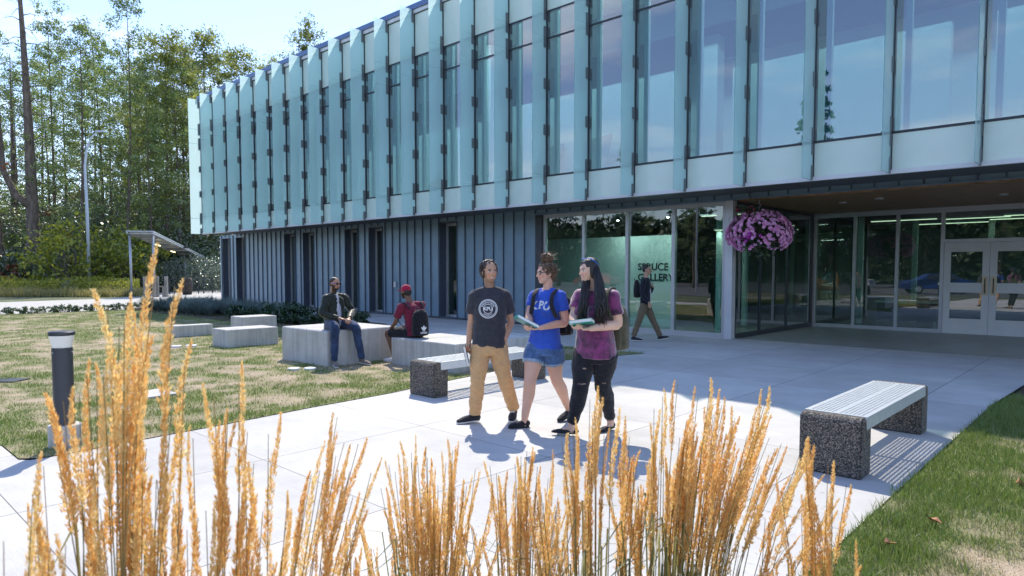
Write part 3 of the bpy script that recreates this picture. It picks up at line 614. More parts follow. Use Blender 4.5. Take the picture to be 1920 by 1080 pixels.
# ------------------------------------------------------------------ foliage kit
def leafcloud(pts, size, name, m, parent=None, asp=.55, up=.3, seed=0, shape='leaf'):
    """many small bent leaf faces at the given points"""
    r = np.random.default_rng(seed); p = np.asarray(pts); n = len(p); s = size*(.6+.8*r.random(n))
    nrm = r.normal(size=(n,3)); nrm[:,2] += up*2; nrm /= np.linalg.norm(nrm,axis=1)[:,None]
    t = r.normal(size=(n,3)); t -= nrm*(t*nrm).sum(1)[:,None]; t /= np.linalg.norm(t,axis=1)[:,None]; b = np.cross(nrm, t)
    L_ = (t*s[:,None])/2; W2 = (b*s[:,None]*asp)/2; v = np.empty((n,4,3)); v[:,0] = p-L_; v[:,1] = p+W2+nrm*s[:,None]*.1; v[:,2] = p+L_; v[:,3] = p-W2+nrm*s[:,None]*.1
    f = np.arange(4*n).reshape(n,4)
    return mesh(name, v.reshape(-1,3), f, m, parent)
def clumps(centers, radii, per, seed=0, shell=.5):
    r = np.random.default_rng(seed); out = []
    for c, rad in zip(centers, radii):
        k = per; d = r.normal(size=(k,3)); d /= np.linalg.norm(d,axis=1)[:,None]; q = rad*(shell+(1-shell)*r.random(k))[:,None]*d*np.array([1,1,.75]); out.append(q+np.asarray(c))
    return np.concatenate(out)
def tree(name, h, kind, seed, mleaf, mbark, leaf=.22, lab=''):
    rnd = random.Random(seed); t = empty(name, (0,0,0)); mb = MB()
    r0 = {'alder':.17,'maple':.22,'snag':.44,'fir':.3}[kind]*h/22; bend = [rnd.uniform(-.4,.4) for _ in range(4)]
    def tp(z): q = z/h; return Vector((bend[0]*math.sin(q*3)+bend[1]*q*1.5, bend[2]*math.sin(q*2.5)+bend[3]*q*1.5, z))
    zs_ = [h*i/12 for i in range(13)]; mb.tube([tp(z) for z in zs_], [r0*(1-.93*(z/h)**.9)*(1.35 if z == 0 else 1) for z in zs_], 8)
    cen = []; rad = []
    if kind in ('alder','maple'):
        nb = 42 if kind == 'alder' else 40; lo = .22 if kind == 'alder' else .2
        for i in range(nb):
            q = lo+(1-lo)*(i+rnd.random())/nb; a = i*2.4+rnd.random(); z = q*h; w = (3.7 if kind == 'alder' else 5.0)*h/22*(math.sin(min(1,(1-q)*1.35+.12)*1.5))*rnd.uniform(.55,1.15)
            rise = rnd.uniform(.1,.7)*w; p0 = tp(z); p1 = p0+Vector((math.cos(a)*w*.5, math.sin(a)*w*.5, rise*.7)); p2 = p0+Vector((math.cos(a)*w, math.sin(a)*w, rise*.9))
            mb.tube([p0,p1,p2],[r0*.22*(1.2-q),r0*.12*(1.2-q),.008],5,cap=False)
            for u in (.45,.7,.95):
                if kind == 'alder' and q < .36 and rnd.random() < .3: continue
                c = p0.lerp(p2,u)+Vector((rnd.uniform(-.5,.5),rnd.uniform(-.5,.5),rnd.uniform(-.3,.45))); cen.append(c); rad.append(rnd.uniform(.45,.95)*(1 if kind=='alder' else 1.35))
        per = 68 if kind == 'alder' else 110
    elif kind == 'snag':
        for i in range(60):
            q = .12+.86*i/60; a = i*2.4; z = q*h; w = (1.2+3.4*(1-q))*rnd.uniform(.5,1); p0 = tp(z); p2 = p0+Vector((math.cos(a)*w,math.sin(a)*w,rnd.uniform(-.9,.1)*w*.5)); pm = p0.lerp(p2,.5)+Vector((0,0,.15*w))
            mb.tube([p0,pm,p2],[.045,.025,.006],5,cap=False)
            for k_ in range(3):
                e = pm.lerp(p2,rnd.random()); mb.tube([e, e+Vector((rnd.uniform(-.6,.6),rnd.uniform(-.6,.6),rnd.uniform(-.5,.1)))],[.012,.004],4,cap=False)
            if q < .35 and rnd.random() < .5: cen.append(p2); rad.append(.6)
        per = 20
    else:
        for i in range(70):
            q = .08+.92*i/70; a = i*2.4; w = 4.2*h/18*(1-q)**.8*rnd.uniform(.75,1.1)+.15; p0 = tp(q*h); p2 = p0+Vector((math.cos(a)*w,math.sin(a)*w,-.22*w)); mb.tube([p0,p2],[.05*(1.1-q),.01],4,cap=False)
            for u in (.4,.7,.98): cen.append(p0.lerp(p2,u)); rad.append(.28+.16*w)
        per = 34
    mb.build('trunk', mbark, t, smooth=True)
    if cen: leafcloud(clumps(cen, rad, per, seed, .15), leaf, 'crown', mleaf, t, seed=seed)
    return t
L_alder = leafmat('alder_leaves', (.07,.14,.03), (.42,.52,.14), .5, gloss=.10)
L_maple = leafmat('maple_leaves', (.09,.14,.02), (.48,.50,.09), .5, gloss=.10)
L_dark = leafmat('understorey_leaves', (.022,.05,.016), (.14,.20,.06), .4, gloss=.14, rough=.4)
L_rust = leafmat('rusty_needles', (.14,.05,.02), (.32,.13,.06), .3)
L_fir = leafmat('fir_needles', (.012,.035,.018), (.05,.09,.03), .2)
L_yel = leafmat('yellow_green_leaves', (.10,.16,.015), (.58,.56,.06), .5)
al = [tree('alder_tree', 23, 'alder', s, L_alder, M_bark, .17) for s in (1,2,3,4)]
ma = [tree('maple_tree', 22, 'maple', s, L_maple, M_bark, .21) for s in (5,6)]
sn = tree('bare_conifer', 27, 'snag', 8, L_rust, M_bark, .3)
fi = [tree('fir_tree', 18, 'fir', s, L_fir, M_bark, .34) for s in (9,10)]
def at_px(px, D): a = (px-960)/1257.98*D; return (-math.sin(YAW)*D+math.cos(YAW)*a, math.cos(YAW)*D+math.sin(YAW)*a)
used = set()
def put2(protos, i, px, D, h, base, label, group, cat='tree'):
    p = protos[i % len(protos)]; key = p.name
    if key in used: o = copy_tree(p)
    else: used.add(key); o = p
    x, y = at_px(px, D) if D else px; s = h/base; w_ = s*random.uniform(.85,1.15)
    o.location = (x,y,-.03); o.rotation_euler = (0,0,random.random()*6.28); o.scale = (w_,w_,s); return tag(o, label, cat, group)
G1 = 'tall trees of the wood left of the building'
near_lab = {-40:'slim tree just beyond the left edge of the photo',12:'slim airy tree at the left edge, behind the huge brown trunk',108:'tall airy tree right of the huge brown trunk',150:'slim tree directly left of the street lamp',195:'slim tree directly right of the street lamp',232:'tallest slim tree of the wood, its tip near the top of the photo',262:'slim tree right of the tallest slim tree',290:'slim tree above the left end of the shelter roof',338:'slim tree above the shelter roof, half hidden by a yellow green crown',372:'slim tree just behind the far corner of the glass fins'}
for i, (px, D, top) in enumerate([(-40,60,20),(12,57,60),(108,60,25),(150,56,45),(195,62,60),(232,57,-5),(262,63,90),(290,58,130),(338,61,110),(372,66,120),(-90,58,30),(-140,62,40),(-200,60,30)]):
    put2(al, i, px, D, 1.65+(505-top)/1258*D, 23, near_lab.get(px,ORD[max(0,i-10)]+' slim tree of the wood beyond the left edge of the photo'), G1 if px in near_lab else 'trees beyond the left edge')
for i, (px, D, top) in enumerate([(-15,78,110),(38,74,120),(75,80,95),(96,72,120),(128,82,100),(170,76,130),(180,88,110),(214,74,130),(248,80,140),(278,86,160),(305,75,180),(325,90,170),(355,79,175),(385,84,150),(430,80,110),(-60,80,100)]):
    put2(al, i+1, px, D, 1.65+(505-top)/1258*D, 23, ORD[i]+' of the slim trees deeper in the wood, behind the front trunks', 'trees deeper in the wood')
for i, (px, D, top, l_) in enumerate([(312,60,72,'broad yellow green tree highest of the wood left of the glass fins'),(345,64,100,'rounded yellow green tree just left of the corner of the glass fins'),(405,70,72,'full leafy tree rising behind the far end of the building roof'),(455,74,98,'leafy tree behind the roof, second from the far corner'),(500,84,125,'low leafy crown peeping over the roof'),(275,72,150,'yellow green tree behind the street lamp'),(570,92,62,'small dark crown rising alone above the roof fascia')]):
    put2(ma, i, px, D, 1.65+(505-top)/1258*D, 22, l_, G1)
o = put2([sn], 0, 66, 55, 30, 27, 'huge bare brown conifer trunk at the far left with thin dead branches', G1)
# second stem that curves out of the big trunk
x, y = 0, 0
st = MB().tube([(-.1,0,6.2),(-1.1,-.2,7.0),(-1.9,-.3,8.8),(-2.1,-.3,12),(-2.2,-.3,17),(-2.0,-.3,24)],[.30,.26,.22,.18,.13,.05],8)
so_ = st.build('side_stem', M_bark, o, smooth=True); so_.rotation_euler = (0,0,YAW-o.rotation_euler.z)
for i, (px, D, h_) in enumerate([(-5,62,27),(30,70,24)]): put2([sn], 1, px, D, h_, 27, ['thin bare conifer left of the huge brown trunk','thin bare conifer behind the huge brown trunk'][i], G1)
# shrubs
def shrub(name, r, h, m, leaf, n, seed, stem=True, asp=.55):
    rr = random.Random(seed); t = empty(name, (0,0,0)); cen = []; rad = []; mb = MB()
    for i in range(n):
        a = rr.random()*6.28; q = rr.random()**.5*r*.8; z = h*(.12+.75*rr.random()*(1-.5*q/r)); c = (math.cos(a)*q, math.sin(a)*q, z); cen.append(c); rad.append(r*rr.uniform(.22,.4))
        mb.tube([(c[0]*.15,c[1]*.15,0),(c[0]*.6,c[1]*.6,z*.6),c],[.02*h/1.5,.012*h/1.5,.003],4,cap=False)
    if stem: mb.build('stems', M_barkg, t)
    leafcloud(clumps(cen, rad, 60, seed, .3), leaf, 'foliage', m, t, asp=asp, seed=seed); return t
big = [shrub('large_shrub', 3.2, 5.2, L_yel, .26, 44, 21), shrub('large_shrub', 3.0, 4.4, L_dark, .24, 44, 22), shrub('large_shrub', 2.8, 3.6, L_dark, .22, 40, 23)]
for i, (k, px, D, h_, l_) in enumerate([(0,135,50,6.3,'big yellow green shrub left of the street lamp'),(0,235,52,6.0,'big yellow green shrub right of the street lamp'),(0,185,54,4.6,'yellow green shrub behind the street lamp pole'),
    (1,30,53,4.2,'dark shrub at the foot of the huge bare trunk'),(1,90,52,3.6,'dark shrub between the big trunk and the yellow shrub'),(1,290,60,6.5,'dark shrub under the left end of the shelter roof'),(1,330,62,5.5,'dark shrub behind the middle of the shelter'),(2,375,62,5.0,'dark shrub behind the barrel'),(2,410,64,5.2,'dark shrub beside the corner of the grey cladding'),(2,-30,52,4,'dark shrub beyond the left edge of the lawn path'),
    (1,350,72,8,'tall dark shrub behind the shelter roof'),(1,255,60,7.5,'tall dark shrub behind the left shelter posts'),(1,160,62,7.5,'tall dark shrub deep under the alders left of the lamp'),(1,60,64,7,'tall dark shrub deep under the alders behind the big trunk'),(2,0,60,7,'tall dark shrub under the alders at the left edge'),(2,205,60,3.4,'low dark shrub right of the lamp foot')]):
    o = put2([big[k]], 0, px, D, h_, (5.2,4.4,3.6)[k], l_, 'large shrubs at the edge of the wood', 'shrub')
r_ = shrub('rusty_bush', 1.6, 2.4, L_rust, .3, 18, 31); x, y = at_px(18,51); r_.location = (x,y,0); tag(r_, 'rust coloured dead conifer branches low beside the huge trunk', 'shrub')
# dense understorey and far wood as masses
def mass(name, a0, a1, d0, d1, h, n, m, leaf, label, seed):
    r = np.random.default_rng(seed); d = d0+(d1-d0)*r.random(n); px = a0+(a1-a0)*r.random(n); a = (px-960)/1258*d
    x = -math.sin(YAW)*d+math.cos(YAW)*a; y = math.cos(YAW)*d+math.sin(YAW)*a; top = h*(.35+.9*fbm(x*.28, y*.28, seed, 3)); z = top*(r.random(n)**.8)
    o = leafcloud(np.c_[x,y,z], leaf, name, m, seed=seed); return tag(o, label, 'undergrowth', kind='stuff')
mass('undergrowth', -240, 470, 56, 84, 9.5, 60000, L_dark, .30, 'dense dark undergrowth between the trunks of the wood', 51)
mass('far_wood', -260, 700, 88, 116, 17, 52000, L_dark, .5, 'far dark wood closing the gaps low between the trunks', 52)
mass('blackberry_thicket', 262, 470, 51, 58, 2.9, 15000, leafmat('bramble_leaves',(.04,.085,.035),(.24,.31,.20),.3,gloss=.2,rough=.35), .17, 'pale glinting bramble thicket behind the shelter and its railing', 53)
mass('meadow_weeds', -60, 262, 44.5, 50, 1.3, 12000, L_yel, .12, 'mixed weeds and tall grass beyond the far path', 54)
v = []; n = 22000; d = rng.uniform(42,50,n); px = rng.uniform(-60,275,n); a = (px-960)/1258*d; x = -math.sin(YAW)*d+math.cos(YAW)*a; y = math.cos(YAW)*d+math.sin(YAW)*a; ok = (x < -44.0); x, y = x[ok], y[ok]; n = len(x)
h_ = .12+.5*rng.random(n)*fbm(x*.6,y*.6,5,2)*1.6; V = np.empty((n,3,3)); w = .03; an = rng.random(n)*6.28
V[:,0] = np.c_[x-w*np.cos(an),y-w*np.sin(an),0*x]; V[:,1] = np.c_[x+w*np.cos(an),y+w*np.sin(an),0*x]; V[:,2] = np.c_[x+rng.normal(0,.12,n),y+rng.normal(0,.12,n),h_]
tag(mesh('verge_grass', V.reshape(-1,3), np.arange(3*n).reshape(-1,3), leafmat('verge_blades',(.10,.14,.03),(.50,.42,.16),.4)), 'tall yellowing grass verge along the far path', 'grass', kind='stuff')
wd = shrub('tall_weed', .5, 1.6, leafmat('weed_leaves',(.25,.28,.14),(.55,.52,.32),.4), .12, 12, 61); x,y = at_px(129,45.5); wd.location = (x,y,0); tag(wd, 'pale upright weed at the path edge left of the street lamp', 'weed')
# low hedge along the far path, dark shrubs and blue fescue along the building path
L_hedge = leafmat('hedge_leaves', (.02,.055,.015), (.16,.23,.07), .3, gloss=.15, rough=.35)
hd = [shrub('hedge_plant', .33, .36, L_hedge, .06, 12, s, asp=.5) for s in (71,72)]
for i in range(20):
    y = 1.6+i*.44; o = hd[i] if i < 2 else copy_tree(hd[i%2]); o.location = (-31.0+random.uniform(-.06,.06),y,0); o.rotation_euler = (0,0,i*1.1); s = random.uniform(.85,1.15); o.scale = (s,s,s)
    tag(o, ORD[i]+' low rounded hedge plant from the left in the row along the far path', 'hedge plant', 'low hedge plants along the far path')
L_rose = leafmat('dark_shrub_leaves', (.008,.035,.012), (.035,.10,.03), .2, gloss=.10, rough=.4)
ds = [shrub('dark_shrub', .5, .6, L_rose, .09, 16, s, asp=.55) for s in (81,82)]
n_ = 0
for row in range(2):
    for i in range(15):
        x = -22.6+i*.86+row*.4; y = 10.5+row*.95+random.uniform(-.12,.12)
        if x > -16.7: continue
        o = ds[n_] if n_ < 2 else copy_tree(ds[n_%2]); n_ += 1; o.location = (x,y,0); o.rotation_euler = (0,0,n_*1.3); s = random.uniform(.8,1.15); o.scale = (s,s,s*random.uniform(.85,1.1))
        tag(o, ORD[i]+' dark green shrub from the left in the '+('front','back')[row]+' row of the bed', 'shrub', 'dark shrubs along the building path')
L_fes = leafmat('blue_fescue', (.09,.14,.13), (.30,.37,.34), .25)
def fescue(seed):
    r = np.random.default_rng(seed); n = 420; a = r.random(n)*6.28; rad = .04+.08*r.random(n); sp = r.random(n)**.7*.48; hh = .62*(1-.45*(sp/.48)**2)*(.75+.35*r.random(n))
    x0, y0 = np.cos(a)*rad, np.sin(a)*rad; x1, y1 = np.cos(a)*(rad+sp*.5), np.sin(a)*(rad+sp*.5); x2, y2 = np.cos(a)*(rad+sp), np.sin(a)*(rad+sp); w = .007
    ox, oy = -np.sin(a)*w, np.cos(a)*w; V = np.empty((n,5,3)); V[:,0] = np.c_[x0-ox,y0-oy,0*a]; V[:,1] = np.c_[x0+ox,y0+oy,0*a]; V[:,2] = np.c_[x1+ox,y1+oy,hh*.7]; V[:,3] = np.c_[x2,y2,hh]; V[:,4] = np.c_[x1-ox,y1-oy,hh*.7]
    return mesh('fescue_clump', V.reshape(-1,3), (np.arange(n)[:,None,None]*5+np.array([[0,1,2],[0,2,4],[4,2,3]])[None]).reshape(-1,3), L_fes)
fs = [fescue(1), fescue(2), fescue(3)]; n_ = 0
for row in range(3):
    for i in range(17):
        x = -30.3+i*.72+row*.3; y = 10.15+row*.72+random.uniform(-.1,.1)
        if x > -19+row*-1.0 or (row == 0 and x > -24): continue
        o = fs[n_] if n_ < 3 else fs[n_%3].copy()
        if n_ >= 3: C.objects.link(o)
        n_ += 1; o.location = (x,y,0); o.rotation_euler = (0,0,n_*1.7); s = random.uniform(.8,1.1); o.scale = (s,s,s)
        tag(o, ORD[i]+' blue grey grass clump from the left in the '+('front','middle','back')[row]+' row', 'grass clump', 'blue grey grass clumps')
sp_ = fescue(9); sp_.data.materials.clear(); sp_.data.materials.append(leafmat('strap_leaves',(.02,.06,.02),(.06,.12,.04),.2)); sp_.location = (-.55,11.3,0); sp_.scale = (1.1,1.1,1.3); sp_.name = 'spiky_plant'; tag(sp_, 'dark spiky plant in the mulch bed at the right edge', 'plant')
# ------------------------------------------------------------------ street lamp, shelter
lp = empty('street_lamp', (*at_px(168,49.5),0), YAW, 'tall pale street lamp with a curved arm standing before the wood', 'street lamp')
MB().tube([(0,0,0),(0,0,6),(-.05,0,9.2),(.1,0,10.4),(.45,0,11.3),(.95,0,11.75)],[.13,.105,.085,.07,.06,.05],12).build('pole', M_lamp, lp, smooth=True)
MB().tube([(0,0,0),(0,0,.5)],.19,12).build('base', M_galv, lp); MB().box(.85,1.5,-.14,.14,11.68,11.82).build('lamp_head', M_lamp, lp, bevel=.04)
sh = empty('walkway_shelter', (0,0,0), 0, 'grey steel walkway shelter with a sloping flat roof by the wood', 'shelter')
a, b = Vector((-45.3,15.5,0)), Vector((-56.0,22.25,0)); ax = (b-a).normalized(); nx_ = Vector((ax.y,-ax.x,0))
a1 = a; wdt = -1.3
for q, ww in ((0,0),(0,wdt),(12.4,wdt*.5)):
    p = a+ax*q+Vector((-nx_.x,-nx_.y,0))*-ww*(1)
    MB().tube([(p.x,p.y,0),(p.x,p.y,3.9-.075*q)],.075,10).build('post', M_galv, sh, smooth=True)
def rp(q, w_, z): p = a+ax*q+nx_*w_; return (p.x,p.y,z)
rf = MB(); 
zr = lambda q: 4.02-.075*q
c = [rp(-.3,-1.45,zr(-.3)),rp(16.5,-1.45,zr(16.5)),rp(16.5,.12,zr(16.5)),rp(-.3,.12,zr(-.3))]
rf.add(c+[(x,y,z+.07) for x,y,z in c],[(3,2,1,0),(4,5,6,7),(0,1,5,4),(1,2,6,5),(2,3,7,6),(3,0,4,7)]).build('roof', M_galv, sh)
gm = MB()
for w_ in (-1.38, .05): gm.bar(rp(-.25,w_,zr(-.25)-.06), rp(16.4,w_,zr(16.4)-.06), .08, .11)
for q in (0,2.6,5.2,7.8,10.3,12.8): gm.bar(rp(q,-1.33,zr(q)-.06), rp(q,0,zr(q)-.06), .07,.10)
gm.build('roof_beams', M_galv, sh)
for q in (4.2,8.6): MB().bar(rp(q-.6,-.7,zr(q)-.30), rp(q+.6,-.7,zr(q)-.35), .09,.07).build('light_fitting', emat('shelter_lamp',(1,.85,.45),1.2), sh)
MB().box(-.1,.1,-.1,.1,-.08,.08).build('junction_box', M_dark, sh, loc=rp(8.5,.22,zr(8.5)))
M_oldwood = mat('weathered_wood', (.30,.28,.25), .9, var=.25, vs=8, stretch=(1,1,.2))
for i, (px, D, l_) in enumerate([(272,41.6,'leftmost grey wooden post under the shelter'),(289,41.6,'grey wooden post against the steel shelter post'),(295,42.0,'short grey wooden post right of the steel shelter post'),(312,42.2,'rightmost grey wooden post with a concrete foot')]):
    x, y = at_px(px,D); o = MB().box(-.09,.09,-.07,.07,0,1.28).build('wooden_post', M_oldwood, loc=(x,y,0), rz=YAW, bevel=.01); tag(o, l_, 'post', 'weathered posts under the shelter')
x, y = at_px(305,42.2); t = empty('wooden_trestle', (x,y,0), YAW, 'small wooden trestle between the weathered posts', 'trestle'); MB().box(-.3,.3,-.04,.04,.6,.68).build('rail', M_oldwood, t); MB().box(-.02,.12,-.05,.05,0,.6).build('leg', M_oldwood, t)
br_ = empty('wooden_barrel', (*at_px(351,46),0), 0, 'old dark wooden barrel standing under the shelter', 'barrel')
MB().tube([(0,0,0),(0,0,.3),(0,0,.6),(0,0,.9),(0,0,1.15)],[.28,.34,.36,.34,.28],20).build('staves', mat('barrel_wood',(.05,.04,.035),.8,var=.4,vs=6), br_, smooth=True)
for z in (.22,.75): MB().tube([(0,0,z),(0,0,z+.05)],.355,20).build('hoop', M_dark, br_)
rl = empty('park_railing', (0,0,0), 0, 'thin dark metal railing behind the barrel running to the building corner', 'railing')
pts = [(*at_px(p,47+i*.4),0) for i,p in enumerate((318,327,372,382,398))]
for p in pts: MB().bar(p,(p[0],p[1],1.05),.06).build('post', M_dark, rl)
MB().bar((pts[0][0],pts[0][1],1.08),(pts[-1][0],pts[-1][1],1.08),.07,.05).build('top_rail', M_dark, rl)
pw_ = None
# ------------------------------------------------------------------ hanging basket
hb = empty('hanging_flower_basket', (-6.36,15.05,2.55), 0, 'large hanging basket overflowing with pink petunias by the recess corner', 'flower basket')
MB().tube([(0,0,.70),(0,0,.62),(.03,0,.57),(0,0,.53),(-.03,0,.56)],.008,6).build('hook', M_galv, hb)
m_ = MB(); [m_.tube([(0,0,.53),(.24*math.cos(a_),.24*math.sin(a_),.1)],.004,4) for a_ in (0,2.1,4.2)]; m_.build('chain', M_galv, hb)
MB().tube([(0,0,-.16),(0,0,-.1),(0,0,.1)],[.1,.2,.26],18).build('basket', M_mulch, hb)
r = np.random.default_rng(5)
pts = []
while len(pts) < 2600:
    d = r.normal(size=3); d /= np.linalg.norm(d); q = r.random()**.4
    p = d*q*np.array([.67,.60,.46]); pts.append(p+np.array([0,0,-.02-.06*(p[0]**2)]))
pts = np.array(pts); lo_ = r.normal(size=(130,3))*np.array([.16,.14,.09])+np.array([.04,0,-.42]); hi_ = r.normal(size=(200,3))*np.array([.2,.15,.12])+np.array([-.15,0,.33])
leafcloud(np.concatenate([pts,lo_,hi_]), .07, 'foliage', leafmat('petunia_leaves',(.02,.05,.015),(.10,.15,.05),.3), hb, seed=3)
def flower(m, n, gen, name, seed, size=.06):
    rr = np.random.default_rng(seed); V = []; F = []
    for i in range(n):
        p, nr = gen(rr); nr = nr+rr.normal(size=3)*.25; nr /= np.linalg.norm(nr); u = np.cross(nr,[0,0,1.01]); u /= np.linalg.norm(u)+1e-9; w_ = np.cross(nr,u); s = size*(.65+.6*rr.random()); b = len(V); V.append(p-nr*s*.35)
        k = 10; ph = rr.random()*6
        for j in range(k):
            a_ = 6.283*j/k+ph; rr_ = s*(1.0 if j%2 == 0 else .86)/2*1.1; V.append(p+(u*math.cos(a_)+w_*math.sin(a_))*rr_+nr*s*.06)
        F += [(b,b+1+j,b+1+(j+1)%k) for j in range(k)]
    return mesh(name, np.array(V), np.array(F), m, hb)
def shell(rr):
    while True:
        d = rr.normal(size=3); d /= np.linalg.norm(d)
        if d[2] < -.80 or (d[2] < -.25 and abs(d[0]-.1) < .38 and rr.random() < .8): continue
        if fbm(np.array([d[0]*2.3+9]), np.array([d[2]*2.3+d[1]*2+5]), 77, 2)[0] < .34: continue
        if d[2] > .82 and d[0] < .15: continue
        q = .95+.16*rr.random(); return d*q*np.array([.68,.60,.47])+np.array([0,0,-.03-.05*d[0]**2]), d
tag(flower(leafmat('pink_petals',(.90,.28,.62),(1,.58,.90),.35), 760, shell, 'pink_blossoms', 1, .085), kind='stuff')
flower(leafmat('magenta_petals',(.45,.02,.38),(.62,.05,.5),.35), 26, lambda rr: (np.array([.02,-.55,-.12])+rr.normal(size=3)*np.array([.10,.05,.06]), np.array([0,-1,0.])), 'magenta_blossoms', 2, .08)
flower(leafmat('maroon_petals',(.18,.01,.04),(.35,.02,.09),.3), 22, lambda rr: (np.array([-.26,-.1,.40])+rr.normal(size=3)*np.array([.14,.1,.13]), np.array([-.2,-.9,.3])), 'maroon_blossoms', 3, .075)
# ------------------------------------------------------------------ feather reed grass in the foreground
L_plume = leafmat('plume_seeds', (.86,.44,.11), (1.0,.83,.40), .55, gloss=.03)
M_stem = leafmat('grass_stems', (.16,.17,.05), (.55,.36,.14), .35)
def plume_mesh(seed, ln=.30, rad=.0070, n=640):
    """feathery plume: little bristly branchlets leaving a bent axis, close together low down and thinning to a point"""
    r = np.random.default_rng(seed); q = r.random(n)**.85; z = q*ln; env = np.clip(np.minimum(1, (q+.05)*5)*(1-q)**.55, .03, 1)*(.75+.45*np.abs(np.sin(q*29+seed*1.7))); a = np.floor(r.random(n)*9)*.698+q*9+r.normal(0,.22,n); R_ = rad*env*(.05+1.15*r.random(n)**.8)
    bx = .022*np.sin(q*2.4+seed)*q; by = .014*np.cos(q*2.9+seed)*q; p = np.c_[R_*np.cos(a)+bx, R_*np.sin(a)+by, z]; s = .0082*(.6+.8*r.random(n))*(.55+.6*env); up = np.c_[np.cos(a)*.34, np.sin(a)*.34, np.ones(n)]+r.normal(0,.16,(n,3)); up /= np.linalg.norm(up,axis=1)[:,None]
    sd_ = np.cross(up, r.normal(size=(n,3))); sd_ /= np.linalg.norm(sd_,axis=1)[:,None]; V = np.empty((n,4,3)); V[:,0] = p; V[:,1] = p+up*s[:,None]*.45+sd_*s[:,None]*.17; V[:,2] = p+up*s[:,None]*1.35; V[:,3] = p+up*s[:,None]*.45-sd_*s[:,None]*.17
    me = bpy.data.meshes.new('plume'); me.from_pydata(V.reshape(-1,3).tolist(), [], np.arange(4*n).reshape(n,4).tolist()); me.materials.append(L_plume); return me
PL = [plume_mesh(s, .27+.02*(s%4)) for s in range(10)]
def reed(px, D, n, top, spread, label, lean=0, seed=0, ln=1.0, green=0, dspread=.10, hv=.30):
    """a clump: stems rise from one crown on the ground and fan out; each seed plume is its own part"""
    rr = random.Random(seed); x, y = at_px(px, D); t = empty('feather_reed_grass', (x,y,0), YAW, label, 'ornamental grass', 'feather reed grass clumps in the foreground')
    st = MB(); lv = MB()
    for i in range(n):
        u = max(-1.25, min(1.25, rr.gauss(0,.5))); ux = u*spread+lean*.5; uy = rr.gauss(0,.5)*dspread; hz = top*(1-(.17 if hv > .1 else 0)*abs(u)**1.3)*(1-hv*rr.random()**1.15); bx, by = u*.10, rr.gauss(0,.05)
        kx = ux*.10*rr.random()+rr.gauss(0,.012); ux += rr.gauss(0,.015)
        pts = [Vector((bx,by,0)), Vector((bx+(ux-bx)*.30, by+(uy-by)*.3, hz*.42)), Vector((bx+(ux-bx)*.62+kx*.3, by+(uy-by)*.62, hz*.74)), Vector((ux+kx, uy, hz))]
        st.tube([pts[0],pts[1],pts[2],pts[2].lerp(pts[3],.9)],[.0022,.0019,.0014,.0008],4,cap=False)
        d = (pts[3]-pts[2]).normalized(); m = PL[rr.randrange(len(PL))]; o = bpy.data.objects.new('plume', m); C.objects.link(o); o.parent = t
        L0 = .30*rr.uniform(.85,1.2)*ln; o.location = pts[3]-d*L0; o.rotation_mode = 'QUATERNION'; o.rotation_quaternion = d.to_track_quat('Z','X'); s = L0/.30; w = rr.uniform(.8,1.25); o.scale = (w,w,s)
        o.rotation_quaternion = o.rotation_quaternion @ Matrix.Rotation(rr.random()*6.28,3,'Z').to_quaternion()
    for i in range(int(n*1.1)):
        a = rr.random()*6.28; q = rr.uniform(.1,.42); hz = rr.uniform(.4,.85)*top*.8; b0 = Vector((math.cos(a)*.07,math.sin(a)*.07,0)); b1 = Vector((math.cos(a)*q*.5,math.sin(a)*q*.5,hz)); b2 = Vector((math.cos(a)*q,math.sin(a)*q,hz*rr.uniform(.75,1.02)))
        w = Vector((-math.sin(a),math.cos(a),0))*.0032; lv.add([b0-w,b0+w,b1+w,b2,b1-w],[(0,1,2),(0,2,4),(4,2,3)])
    st.build('stems', M_stem, t); lv.build('leaves', leafmat('reed_leaves',(.06,.11,.02),(.42,.36,.13),.4) if not bpy.data.materials.get('reed_leaves') else bpy.data.materials['reed_leaves'], t); return t
def topz(py, D): return 1.65-(py-505)/1258*D
reed(205,1.30,46,topz(500,1.30),.15,'tallest golden grass clump at left in front of the charcoal bollard',seed=1,lean=.06)
reed(205,1.24,2,topz(462,1.24),.02,'single tallest golden plume leaning right above the left clump',seed=21,lean=.14,hv=.03)
reed(10,1.05,16,topz(900,1.05),.14,'blurred golden grass clump cut by the left edge',seed=2)
reed(400,1.45,28,topz(668,1.45),.15,'golden grass clump right of the tallest one, in front of the lawn',seed=3,lean=.04)
reed(515,1.7,20,topz(770,1.7),.13,'thin golden grass clump leaning right over the pale walkway',seed=4,lean=.30)
reed(640,1.75,14,topz(900,1.75),.16,'short sparse golden grass at the bottom between the left and middle clumps',seed=5,lean=0)
reed(800,2.25,54,topz(785,2.25),.20,'dense golden grass clump in front of the walking man',seed=6,lean=0)
reed(975,2.2,36,topz(830,2.2),.22,'golden grass clump in front of the woman in blue',seed=7,lean=.02)
reed(1110,2.1,34,topz(718,2.1),.18,'golden grass clump in front of the woman in purple',seed=8,lean=-.02)
reed(1255,2.1,62,topz(672,2.1),.24,'tall golden grass clump fanning right in front of the shaded paving',seed=9,lean=.14,green=1)
reed(1320,2.2,26,topz(700,2.3),.22,'outer golden stems of the right hand clump leaning toward the bench',seed=12,lean=.36,hv=.22)
reed(1555,1.9,22,topz(815,1.9),.15,'small golden grass clump low at right below the perforated bench',seed=10,lean=0)
reed(1440,1.95,7,topz(930,1.95),.10,'few golden stems at the bottom between the right clumps',seed=11,lean=.05)
sheet('planting_bed', [(*at_px(-300,.55),),(*at_px(2300,.75),),(*at_px(1500,2.3),),(*at_px(1300,2.62),),(*at_px(750,2.62),),(*at_px(350,1.9),),(*at_px(-200,1.3),)], .008, M_mulch)
